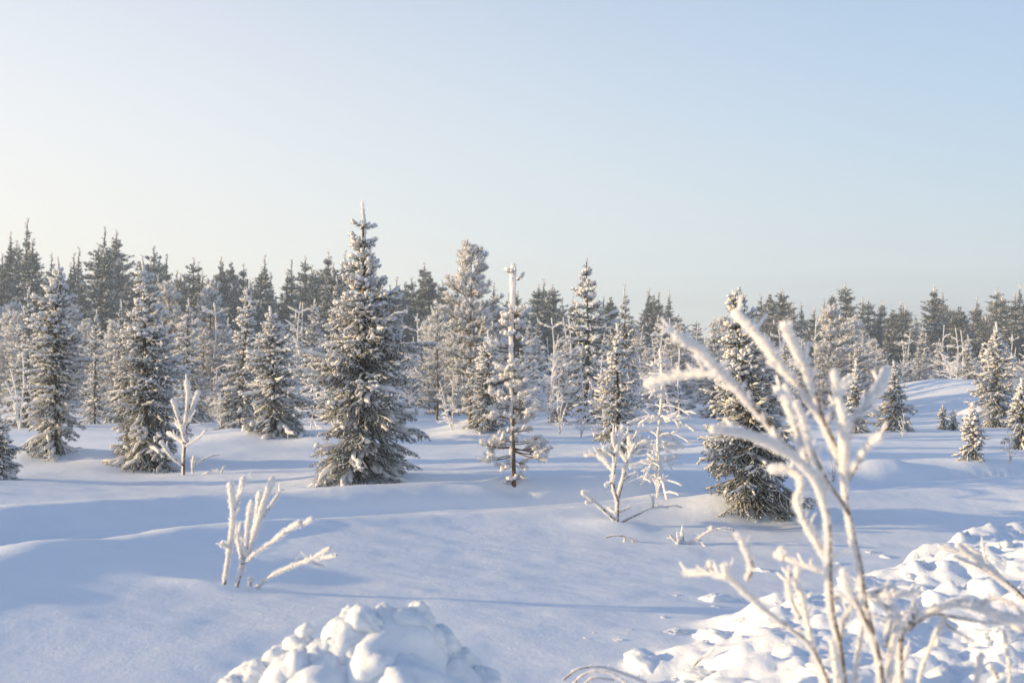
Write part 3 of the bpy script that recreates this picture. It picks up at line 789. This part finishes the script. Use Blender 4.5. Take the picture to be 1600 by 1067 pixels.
# the thicket behind, 28 to 62 m off, one group
MIDG, FARG = 'frosted young trees of the thicket behind the clearing', 'trees of the far wood'
rnd = random.Random(77)
for k in range(230):
    px = -60 + 1720 * (k + rnd.random()) / 230
    y = rnd.uniform(31, 64)
    right = px > 1340
    x = (px - 800) / FPX * y
    if right and y < 50: y = rnd.uniform(52, 66); x = (px - 800) / FPX * y
    z = tz(x, y)
    topy = rnd.uniform(488, 560) if not right else rnd.uniform(505, 565)
    if px < 480: topy -= 18
    h = max(1.6, height_for(y, x, topy, z))
    c = rnd.choices('spb', (4.2, 3, 4.4) if not right else (2.4, 1.5, 6))[0]
    if c == 's': place_tree('spruce_tree', rnd.choice(MID_SPRUCE), x, y, h / 3.4, rnd.uniform(0, 6.28), 'young frosted spruce in the thicket ' + zone(px), MIDG + ', spruces', sz=h / 3.4)
    elif c == 'p': place_tree('pine_tree', rnd.choice(MID_PINE), x, y, h / 4.6, rnd.uniform(0, 6.28), 'young frosted pine in the thicket ' + zone(px), MIDG + ', pines', sz=h / 4.6)
    else: place_tree('birch_tree', rnd.choice(MID_BIRCH), x, y, h / 3.0, rnd.uniform(0, 6.28), 'pale rimed birch in the thicket ' + zone(px), MIDG + ', birches', sz=h / 3.0)

# knee- to head-high saplings along the edge of the clearing
for k in range(46):
    px = rnd.uniform(-20, 1260); x, y = base_depth(px, rnd.uniform(646, 672)); h = rnd.uniform(0.8, 2.0)
    pr, ph = rnd.choice(((SMALL_BIRCH2, 1.2), (SMALL_BIRCH3, 1.5), (SMALL_BIRCH, 1.5)))
    place_tree('birch_tree', pr, x, y, h / ph, rnd.uniform(0, 6.28), 'rimed birch sapling at the clearing edge ' + zone(px), 'saplings at the edge of the clearing', sz=h / ph)

# the far wood, its top line as in the photograph
LINE = np.array([(-200, 350), (0, 372), (38, 342), (80, 398), (125, 392), (165, 356), (200, 392), (250, 388), (300, 408), (345, 402), (415, 402), (470, 405), (512, 392), (540, 392), (580, 425), (620, 428), (662, 412), (700, 430), (770, 432), (850, 438), (900, 452), (950, 455), (1015, 450), (1046, 455), (1075, 490), (1120, 503), (1160, 488), (1188, 460), (1222, 452), (1270, 466), (1322, 442), (1360, 470), (1425, 458), (1462, 446), (1505, 460), (1560, 450), (1600, 442), (1800, 440)])
for k in range(232):
    row = k % 4
    px = -150 + 1880 * ((k // 4) + rnd.random()) / 58
    y = (74, 86, 100, 116)[row] + rnd.uniform(-5, 5)
    if 1065 < px < 1165: y += 40
    x = (px - 800) / FPX * y; z = tz(x, y)
    topy = np.interp(px, LINE[:, 0], LINE[:, 1]) + (abs(rnd.gauss(0, 1)) * 16 if row in (1, 2) else rnd.uniform(12, 70))
    h = max(2.5, height_for(y, x, topy, z))
    wide = (12.0 / h) ** 0.45
    if rnd.random() < 0.90:
        s = h / 12; place_tree('spruce_tree', rnd.choice(FAR_SPRUCE), x, y, s * wide * rnd.uniform(1.0, 1.4), rnd.uniform(0, 6.28), 'tall spruce in the far wood ' + zone(px), FARG + ', spruces', sz=s)
    else:
        s = h / 12; place_tree('pine_tree', rnd.choice(FAR_PINE), x, y, s * wide * rnd.uniform(0.85, 1.2), rnd.uniform(0, 6.28), 'tall rounded pine in the far wood ' + zone(px), FARG + ', pines', sz=s)

for px, topy in ((12, 362), (38, 340), (120, 386), (160, 354), (178, 360), (238, 384), (300, 402), (343, 400), (412, 398), (475, 400), (512, 390), (538, 391), (662, 410), (850, 436), (1015, 449), (1046, 454), (1190, 458), (1222, 450), (1322, 441), (1358, 466), (1462, 445), (1560, 449), (1596, 442)):
    y = rnd.uniform(80, 98); x = (px - 800) / FPX * y; z = tz(x, y); s = height_for(y, x, topy, z) / 12
    place_tree('spruce_tree', rnd.choice(FAR_SPRUCE), x, y, s * (1 / s) ** 0.45 * rnd.uniform(1.0, 1.25), rnd.uniform(0, 6.28), 'taller treetop of the far wood ' + zone(px), FARG + ', spruces', sz=s)

# the wood goes on beyond the left edge and keeps the sun off its own foot
for k in range(26):
    y = rnd.uniform(48, 100); x = rnd.uniform(-104, -70) + 0.25 * (100 - y); s = rnd.uniform(1.0, 1.3)
    if x > -0.56 * y: x = -0.62 * y
    x = max(x, -102)
    place_tree('spruce_tree', rnd.choice(FAR_SPRUCE), x, y, s * 1.2, rnd.uniform(0, 6.28), 'tall spruce of the far wood beyond the left edge', FARG + ', spruces', sz=s)

# ------------------------------------------------------------------ rimed shrubs traced branch by branch
def rimed_branch(pts, R0, R1, parent, org, rng, bark=None, cover=1.0, fuzz=1.0, part='branch', u=None, nubs=4):
    """bark tube with a thick coat of rime grown on its windward side; pts in metres"""
    P = smooth_poly(np.asarray(pts) - org, max(10, len(pts) * 7))
    n = len(P); t = np.linspace(0, 1, n); R = R0 + (R1 - R0) * t
    rb = np.maximum(R * 0.42, 0.0018) * np.interp(t, [0, 0.5, 1], [1.55, 1.2, 0.6])
    V, F = tube(P, rb, 7, rng, 0.08)
    b = link(part, make_mesh(part, V, F, None, (TWIG,), True), parent)
    g = Geo(); off = np.array([-0.9, 0.05, 0.35])
    cov = np.interp(t, [0, 0.45, 0.8, 1], [cover, 0.25 + 0.75 * cover, 1.0, 1.0])
    Rr = R * (0.85 + 0.22 * np.interp(t, np.linspace(0, 1, 14), rng.uniform(-1, 1, 14)) + 0.10 * rng.uniform(-1, 1, n)) * (0.42 + 0.58 * cov)
    Rr[-1] *= 0.75
    Q = P + off * (R * np.interp(cov, [0, 1], [0.75, 0.12]))[:, None]
    g.add(*tube(Q, Rr, 9, rng, 0.12), 0, True)
    ln = np.linalg.norm(np.diff(P, axis=0), axis=1).sum(); uu = u or np.clip(0.5 * R.mean(), 0.004, 0.012)
    m = int(min(16000, fuzz * ln * 2 * math.pi * R.mean() / (uu * uu * 0.30)))
    tt = np.sort(rng.random(m)); Pp = resample(Q, tt); T = tangents(resample(Q, 8))[np.clip((tt * 8).astype(int), 0, 7)]
    U, W = perp(T); ph = rng.random(m) * 6.283; N = np.cos(ph)[:, None] * U + np.sin(ph)[:, None] * W
    Rm = np.interp(tt, t, Rr); D = N + 0.5 * T * rng.uniform(-0.4, 1, (m, 1)) + np.array([-0.3, 0, 0.1]); D /= np.linalg.norm(D, axis=1, keepdims=True)
    feather = np.interp(tt, np.linspace(0, 1, 30), rng.uniform(0.5, 1.7, 30))
    g.add(*spikes(Pp + N * (Rm * 0.8)[:, None], D, feather * uu * rng.uniform(0.5, 1.9, m), uu * 0.5, rng), 0)
    for _ in range(nubs if ln > 0.08 else 0):          # short rimed buds and side shoots
        i = int(rng.integers(n // 5, n - 1)); dn = rng.normal(size=3) * np.array([1, 0.7, 0.5]) + np.array([0, 0, 0.8]) + tangents(P)[i]
        dn /= np.linalg.norm(dn); lb = rng.uniform(0.8, 3.4) * R.mean() * 1.5
        B = Q[i] + dn * np.linspace(0, lb, 4)[:, None]
        g.add(*tube(B, R.mean() * rng.uniform(0.22, 0.42) * np.array([1, 0.9, 1.05, 0.8]), 6, rng, 0.2), 0, True)
        mm = 60; ii = rng.integers(1, 4, mm); Dn = rng.normal(size=(mm, 3)); Dn /= np.linalg.norm(Dn, axis=1, keepdims=True)
        g.add(*spikes(B[ii] + Dn * R.mean() * 0.25, Dn, uu * rng.uniform(0.4, 1.3, mm), uu * 0.45, rng), 0)
    V, F, M, S = g.arrays()
    link('rime', make_mesh('rime', V, F, M, (FROST,), S), b)
    return b

def traced(name, label, cat, depth, lines, seed, base, rpx, cover=0.5, fuzz=1.0, spread=0.25, nubs=4):
    """lines: (points in the photograph, depth at start and end, thickness factor)"""
    rng = np.random.default_rng(seed)
    if depth is None: depth = float(ground_at(base[0], base[1])[1])
    bp = at(base[0], base[1], depth)
    gx = float(bp[0]); org = np.array([gx, depth, tz(gx, depth)])
    root = bpy.data.objects.new(name, None); col.objects.link(root); root.location = org
    tag(root, label, cat)
    for ln in lines:
        pts, d0, d1, k = ln[:4]
        c = ln[4] if len(ln) > 4 else cover
        D = depth + spread * np.linspace(d0, d1, len(pts))
        W = [at(p[0], p[1], d) for p, d in zip(pts, D)]
        R = rpx / FPX * depth * k
        rimed_branch(W, R * (0.75 if c < 1 else 0.9), R * 1.05, root, org, rng, cover=c, fuzz=fuzz, nubs=nubs)
    return root

S1 = [([(351, 912), (361, 844), (365, 802), (363, 778), (360, 755)], 0, -.3, 1), ([(367, 796), (375, 772), (381, 745)], -.2, .2, .95), ([(368, 922), (381, 881), (394, 848), (406, 811), (414, 782), (427, 747)], 0, .3, 1.1),
      ([(412, 807), (429, 782), (441, 765)], .2, .6, .75), ([(379, 881), (373, 844), (369, 817)], 0, .4, .9), ([(385, 868), (388, 819), (394, 782)], 0, -.5, .95), ([(394, 848), (402, 802), (406, 769)], .1, .6, 1.0),
      ([(385, 877), (402, 862), (427, 846), (451, 827), (470, 817)], 0, -.8, .85), ([(462, 824), (478, 817), (489, 810)], -.7, -.9, .75), ([(402, 918), (425, 899), (456, 885), (487, 873), (517, 856)], .2, -.6, .75), ([(490, 873), (508, 871), (526, 867)], -.4, -.9, .6),
      ([(484, 876), (495, 881), (507, 886)], -.4, 0, .5), ([(363, 857), (355, 853), (346, 850)], 0, -.3, .8), ([(391, 916), (392, 909), (393, 903)], .1, .1, .9), ([(452, 888), (463, 879), (472, 874)], -.2, .2, .7)]
traced('frosted_shrub', 'bare shrub with thick upright rimed shoots in the left foreground', 'shrub', None, S1, 61, (368, 918), 5.2, cover=0.95, spread=0.35)
S3 = [([(965, 820), (966, 782), (973, 752), (979, 726), (986, 707), (983, 679)], 0, .3, 1, .4), ([(966, 784), (959, 761), (960, 735), (964, 711), (966, 694), (974, 664)], 0, -.4, 1, .6), ([(964, 706), (960, 690), (958, 676)], -.2, -.5, .9), ([(959, 737), (947, 722), (936, 713)], -.1, .3, .95), ([(938, 714), (926, 711), (913, 712)], .3, .5, .55),
      ([(962, 713), (952, 705), (943, 700)], -.2, -.7, .9), ([(986, 709), (1001, 698), (1014, 691)], .2, .8, .85), ([(985, 708), (992, 694), (1001, 681)], .2, -.4, .7), ([(980, 722), (973, 712), (969, 706)], .1, .5, .7), ([(994, 702), (1004, 690), (1016, 686)], .3, .1, .5), ([(998, 700), (1010, 699), (1020, 702)], .4, .8, .5),
      ([(960, 812), (940, 793), (923, 778), (910, 768)], 0, -.6, .85), ([(926, 784), (920, 786), (915, 784)], -.4, -.4, .6), ([(971, 816), (992, 806), (1020, 793), (1044, 792)], 0, .4, .6, .5), ([(1020, 793), (1021, 785), (1020, 776)], .2, .2, .6), ([(975, 750), (984, 744), (994, 739)], 0, .5, .6), ([(960, 752), (952, 756), (946, 758)], 0, -.4, .6), ([(1040, 792), (1055, 790), (1066, 793)], .4, .5, .35),
      ([(968, 800), (976, 797), (985, 791)], 0, .4, .45), ([(962, 802), (954, 797), (950, 793)], 0, .4, .5), ([(984, 690), (991, 684), (996, 674)], .3, .6, .5), ([(968, 690), (976, 683), (981, 676)], -.3, .2, .6)]
traced('frosted_shrub', 'forked white rimed shrub standing in open snow right of the thin pine', 'shrub', None, S3, 62, (966, 815), 4.3, cover=0.7, spread=0.35)
S2 = [([(287, 746), (288, 710), (290, 672), (292, 644), (294, 616), (292, 594)], 0, .2, 1, .4), ([(289, 674), (298, 650), (304, 629), (311, 611)], 0, .4, 1), ([(287, 674), (279, 652), (274, 635), (270, 624)], 0, -.5, .95), ([(287, 728), (268, 712), (251, 689)], 0, -.4, .9), ([(287, 692), (274, 683), (262, 676)], 0, .5, .8), ([(290, 697), (311, 684), (321, 672)], 0, -.4, .5),
      ([(302, 746), (301, 728), (303, 712)], .3, .3, .6), ([(302, 726), (326, 714), (343, 710)], .3, .7, .45), ([(303, 746), (325, 738), (341, 733)], .3, 0, .4), ([(346, 742), (347, 735), (350, 729)], .3, .3, .4), ([(284, 660), (281, 668), (276, 660)], 0, .3, .8), ([(291, 690), (287, 680), (284, 664)], 0, -.3, .9)]
traced('frosted_shrub', 'upright bare sapling coated in rime in front of the wide leaning spruce', 'shrub', None, S2, 63, (287, 742), 4.0, cover=0.8, spread=0.5)
S8 = [([(1147, 828), (1130, 826), (1113, 828), (1091, 841), (1070, 852)], -.2, .2, 1), ([(1048, 836), (1056, 844), (1074, 849)], .1, .2, .9), ([(1060, 864), (1059, 850), (1062, 840)], 0, .1, 1.2), ([(1067, 848), (1067, 840), (1066, 831)], .2, .2, 1.2), ([(1113, 829), (1112, 822)], 0, 0, 1.2), ([(1092, 841), (1100, 852), (1106, 860)], .2, -.2, .6), ([(1074, 850), (1088, 856), (1102, 861)], .2, 0, .6)]
traced('frosted_twig', 'rimed dead twig lying on the snow in front of the dark spruce', 'twig', None, S8, 64, (1070, 852), 3.0, cover=0.6, spread=0.3)
S12 = [([(946, 840), (960, 837), (975, 838), (990, 843), (1003, 848)], 0, 0, 1, .2), ([(976, 839), (977, 843), (975, 847)], 0, 0, 1.2), ([(990, 843), (988, 848)], 0, 0, 1.4)]
traced('frosted_twig', 'thin brown twig half sunk in snow below the forked shrub', 'twig', None, S12, 65, (1003, 848), 1.8, cover=0.3, spread=0.2)

# the birch sapling right in front of the camera
FB = [([(1390, 1230), (1378, 1060), (1367, 1000), (1352, 940), (1344, 880), (1333, 835), (1326, 800), (1322, 778), (1320, 694), (1319, 655), (1310, 619), (1303, 577)], 0, .1, 1.0, .12),
      ([(1321, 704), (1331, 667), (1355, 637), (1376, 604), (1386, 578)], .1, .5, 1.0), ([(1326, 802), (1319, 789), (1292, 750), (1268, 700), (1256, 655), (1244, 628)], .0, -.4, .8, .3),
      ([(1334, 1225), (1320, 1067), (1313, 1010), (1302, 960), (1297, 910), (1297, 870), (1296, 830), (1290, 790), (1277, 755), (1262, 733), (1238, 712), (1214, 697), (1187, 685), (1151, 674), (1112, 671)], .3, -.5, 1.0, .15),
      ([(1224, 702), (1202, 664), (1178, 637), (1148, 601), (1124, 580), (1100, 553), (1079, 536), (1056, 526)], -.1, -.3, 1.2), ([(1134, 588), (1115, 585), (1091, 586), (1055, 590), (1010, 601)], -.2, .2, .95),
      ([(1322, 740), (1304, 697), (1289, 664), (1268, 628), (1244, 598), (1214, 565), (1196, 538), (1172, 511), (1148, 487)], .1, .4, 1.2), ([(1284, 655), (1280, 637), (1268, 595), (1250, 556), (1235, 526), (1227, 505)], .2, 0, 1.1),
      ([(1266, 736), (1253, 694), (1238, 652), (1226, 620), (1214, 608)], -.2, .3, .9), ([(1290, 752), (1274, 715), (1250, 676), (1238, 640), (1227, 601)], 0, .5, .9), ([(1292, 672), (1307, 628), (1325, 593)], .2, .7, .85), ([(1326, 750), (1346, 715), (1358, 697), (1378, 680)], .1, -.4, .75, .4),
      ([(1294, 878), (1278, 848), (1263, 824), (1251, 800), (1248, 780), (1253, 765), (1250, 745), (1229, 734), (1204, 733)], .1, .5, 1.0), ([(1300, 1080), (1278, 1029), (1260, 1002), (1218, 970), (1188, 946), (1159, 919), (1138, 901), (1131, 882)], .2, .1, .8), ([(1168, 906), (1175, 885), (1168, 863), (1160, 846)], .1, -.2, .8), ([(1137, 903), (1111, 897), (1070, 894)], .1, .4, .7), ([(1112, 898), (1111, 888), (1110, 876)], .3, .3, .7),
      ([(1294, 1100), (1287, 1065), (1275, 1023), (1263, 976), (1254, 934), (1245, 910), (1248, 885)], .3, .6, .8), ([(1250, 966), (1236, 934), (1233, 904), (1236, 888)], .5, .8, .75), ([(1295, 897), (1260, 884), (1230, 872), (1218, 857)], .2, .5, .65, .4), ([(1228, 872), (1221, 866), (1214, 868)], .4, .5, 1.0),
      ([(1361, 985), (1340, 943), (1325, 916), (1319, 893)], 0, -.3, .9), ([(1356, 930), (1375, 923), (1398, 918)], .1, .3, .7), ([(1356, 932), (1395, 930), (1436, 926)], .1, -.2, .6), ([(1384, 1010), (1393, 964), (1390, 938)], 0, .4, .75), ([(1392, 955), (1382, 945), (1370, 938)], .3, .2, .6),
      ([(1314, 1000), (1318, 975), (1332, 945)], .3, .5, .6, .4), ([(1340, 944), (1334, 938), (1322, 935)], 0, -.1, .7), ([(1299, 940), (1306, 934), (1316, 936)], .2, .1, .7), ([(1345, 1130), (1338, 1060), (1345, 1000), (1352, 955)], .2, .3, .55, .4), ([(1409, 1130), (1392, 1050), (1398, 1000), (1405, 960)], -.1, .3, .8, .5), ([(1304, 1130), (1308, 1060), (1300, 1000)], .1, .1, .6, .5)]
traced('birch_tree', 'leafless birch sapling thick with rime in the right foreground, closest to the camera', 'tree', 2.55, FB, 66, (1350, 1140), 8.0, cover=0.5, fuzz=1.0, spread=0.35, nubs=9)
BENT = [([(1412, 1110), (1408, 1000), (1429, 974), (1461, 955), (1499, 939), (1531, 944), (1558, 960), (1610, 970)], 0, .3, 1.0, .35), ([(1420, 985), (1445, 960), (1490, 946), (1540, 955), (1600, 985)], .1, -.3, .7, .3), ([(1455, 958), (1500, 965), (1540, 972), (1580, 972)], .1, .4, .45, .3), ([(1408, 1000), (1404, 980), (1398, 968)], 0, .2, 1.3), ([(1425, 975), (1424, 960), (1430, 950)], 0, .2, 1.3), ([(1530, 944), (1560, 935), (1590, 950), (1620, 985)], .2, 0, .6, .5),
        ([(1430, 1110), (1440, 1050), (1455, 1010), (1466, 980)], .2, .3, .5, .5), ([(1480, 960), (1470, 985), (1462, 1010)], .1, .2, .5, .6), ([(1470, 968), (1492, 985), (1515, 998)], .2, .3, .3, .3), ([(1520, 1110), (1528, 1060), (1535, 1020)], -.2, -.2, .6), ([(1580, 1110), (1577, 1040), (1570, 985)], .2, .3, .45), ([(1560, 1060), (1552, 1045), (1545, 1040)], -.1, -.1, .7), ([(1350, 1110), (1400, 1060), (1420, 1010)], .2, .4, .5, .4)]
traced('frosted_shrub', 'bent rimed branches arching to the right edge beside the foreground birch', 'shrub', 2.75, BENT, 67, (1412, 1110), 7.5, cover=0.4, spread=0.4)
GRASS = [([(1640, 985), (1600, 933), (1569, 906), (1537, 882), (1496, 850)], 0, -.3, 1, .3), ([(1620, 960), (1569, 908), (1523, 872), (1467, 853)], .1, .4, .9, .3), ([(1600, 940), (1560, 895), (1530, 866), (1505, 852)], .2, .4, .8, .4), ([(1590, 930), (1540, 892), (1500, 878)], 0, .5, .6, .3), ([(1545, 888), (1538, 862), (1535, 845)], 0, .2, .6, .5), ([(1570, 910), (1530, 885), (1490, 868)], 0, -.4, .7, .3)]
traced('frosted_shrub', 'drooping rimed twigs reaching in from the right edge over the snow bank', 'shrub', 3.5, GRASS, 68, (1650, 1000), 4.6, cover=0.4, spread=0.5)
LOWT = [([(880, 1062), (905, 1045), (940, 1042), (975, 1052), (1010, 1066)], 0, .2, 1, .4), ([(890, 1075), (915, 1052), (950, 1050), (985, 1070)], 0, -.2, .9, .4), ([(905, 1080), (925, 1060), (960, 1062)], .1, .1, .8, .4)]
traced('frosted_twig', 'frosted grass stems bending at the bottom edge below the ploughed snow', 'twig', None, LOWT, 69, (890, 1072), 2.6, cover=0.4, spread=0.3)
TW = [([(1071, 1052), (1088, 1036), (1103, 1024), (1116, 1013)], 0, -.2, 1, .1), ([(1071, 1052), (1085, 1056), (1098, 1058)], 0, 0, .5, .1)]
traced('frosted_twig', 'single brown twig sticking out of the ploughed snow left of the foreground birch', 'twig', None, TW, 70, (1071, 1052), 2.6, cover=0.3, fuzz=0.3, spread=0.2)

# ------------------------------------------------------------------ ploughed snow: lumps and the heap
def lump_mesh(seed, rough=0.32, sub=5):
    import bmesh
    bm = bmesh.new(); bmesh.ops.create_icosphere(bm, subdivisions=sub, radius=1.0)
    o = Vector((seed * 3.7, seed * 1.3, seed * 7.1))
    for v in bm.verts:
        p = v.co.copy()
        c = mnoise.cell_vector(p * 0.9 + o)
        d = 0.8 + rough * mnoise.noise(p * 1.1 + o) + rough * 0.8 * abs(mnoise.noise(p * 2.4 + o)) + rough * 0.45 * abs(mnoise.noise(p * 5.5 + o)) + rough * 0.22 * mnoise.noise(p * 11 + o) + rough * 0.12 * mnoise.noise(p * 24 + o)
        v.co = p * d
        v.co.z = v.co.z if v.co.z > -0.4 else -0.4 + 0.2 * (v.co.z + 0.4)
    me = bpy.data.meshes.new('snow_lump'); bm.to_mesh(me); bm.free()
    for f in me.polygons: f.use_smooth = True
    me.materials.append(LUMP)
    return me
LUMPS = [lump_mesh(k + 1, 0.30 + 0.05 * (k % 4)) for k in range(8)]
SOFT = [lump_mesh(k + 21, 0.26, 4) for k in range(4)]

def lump(parent, px, py, wpx, depth=None, seed=0, flat_=0.42, sink=0.0, store=None):
    """a chunk of ploughed snow centred at a place of the photograph, resting on the bank"""
    rl = random.Random(seed * 31 + int(px) * 7 + int(py))
    p = ground_at(px, py) if depth is None else at(px, py, depth)
    r = 0.5 * wpx / FPX * p[1]
    o = link('snow_lump', rl.choice(store or LUMPS), parent)
    o.location = Vector(p) - parent.location + Vector((0, 0, (-0.12 - sink) * r))
    o.rotation_euler = (rl.uniform(-0.5, 0.5), rl.uniform(-0.5, 0.5), rl.uniform(0, 6.28))
    o.scale = (r * rl.uniform(0.85, 1.2), r * rl.uniform(0.85, 1.2), r * flat_ * rl.uniform(0.85, 1.2))
    return o

bank = bpy.data.objects.new('ploughed_snow_bank', None); col.objects.link(bank); bank.location = (1.6, 4.2, tz(1.6, 4.2))
tag(bank, 'ridge of lumpy ploughed snow across the lower right', 'snow bank')
for px, py, w in ((1540, 990, 150), (1500, 1045, 120), (1585, 1055, 130), (1450, 1050, 100), (1390, 870, 48), (1355, 862, 30), (1450, 885, 60), (1560, 850, 60), (1590, 830, 50), (1530, 865, 40), (1575, 880, 70), (1600, 860, 60), (1345, 905, 75), (1300, 880, 34), (1110, 935, 95), (1165, 965, 70), (1130, 990, 130), (1060, 930, 40), (1190, 890, 50), (1240, 920, 60), (1220, 975, 110), (1250, 1010, 130), (1190, 1020, 90),
                  (1040, 985, 80), (990, 985, 50), (960, 1000, 40), (1020, 1030, 110), (930, 990, 30), (1100, 1040, 100), (1330, 1000, 80), (1400, 960, 60), (1440, 925, 60), (1330, 950, 60), (1290, 1045, 120), (1380, 1045, 100), (1160, 1060, 130), (1430, 1000, 90), (1500, 920, 60)):
    lump(bank, px, py, w * 0.85, store=SOFT + LUMPS[:3], sink=0.22)
rl = random.Random(9)
for k in range(60):
    t = rl.random() ** 0.8; px = 900 + 700 * t
    lo = np.interp(px, [830, 1050, 1300, 1600], [1000, 940, 868, 835])
    lump(bank, px, rl.uniform(lo + 15, 1067), rl.choice((8, 11, 14, 18, 26)), seed=k, store=LUMPS + SOFT, sink=0.25)

heap = bpy.data.objects.new('snow_heap', None); col.objects.link(heap)
hx, hy = at(600, 1000, 3.35)[0], 3.35
heap.location = (hx, hy, tz(hx, hy))
tag(heap, 'rounded heap of ploughed snow at the bottom edge left of centre', 'snow heap')
for px, py, w, d in ((600, 1040, 235, 3.35), (545, 1010, 105, 3.3), (570, 975, 75, 3.32), (640, 985, 105, 3.38), (600, 958, 48, 3.35), (655, 965, 60, 3.4), (680, 1010, 90, 3.42), (500, 1030, 85, 3.25), (470, 1005, 50, 3.3), (436, 1030, 62, 3.3), (400, 1062, 85, 3.25), (360, 1075, 60, 3.2), (455, 1075, 130, 3.2), (520, 1090, 160, 3.2), (690, 1075, 150, 3.35), (740, 1080, 110, 3.4), (625, 1110, 260, 3.2), (475, 985, 26, 3.3), (548, 962, 40, 3.34), (720, 1035, 60, 3.45)):
    lump(heap, px, py, w, d, seed=3, flat_=0.85, store=SOFT)

# ------------------------------------------------------------------ cold air over the clearing
hz = np.array([[x, y, z] for x in (-105, 110) for y in (-14, 178) for z in (-1.6, 22)], float)
hf = np.array([(0, 1, 3, 2), (4, 6, 7, 5), (0, 4, 5, 1), (2, 3, 7, 6), (0, 2, 6, 4), (1, 5, 7, 3)])
hm, hn, hl = new_mat('cold_haze')
ho = hn.new('ShaderNodeOutputMaterial'); hv = hn.new('ShaderNodeVolumePrincipled')
hv.inputs['Color'].default_value = (0.72, 0.86, 1.0, 1); hv.inputs['Density'].default_value = 0.0019; hv.inputs['Anisotropy'].default_value = 0.0
hl.new(hv.outputs[0], ho.inputs['Volume'])
tag(link('haze', make_mesh('haze', hz, hf, None, (hm,))), 'thin pale winter haze over the whole clearing', None, kind='stuff')
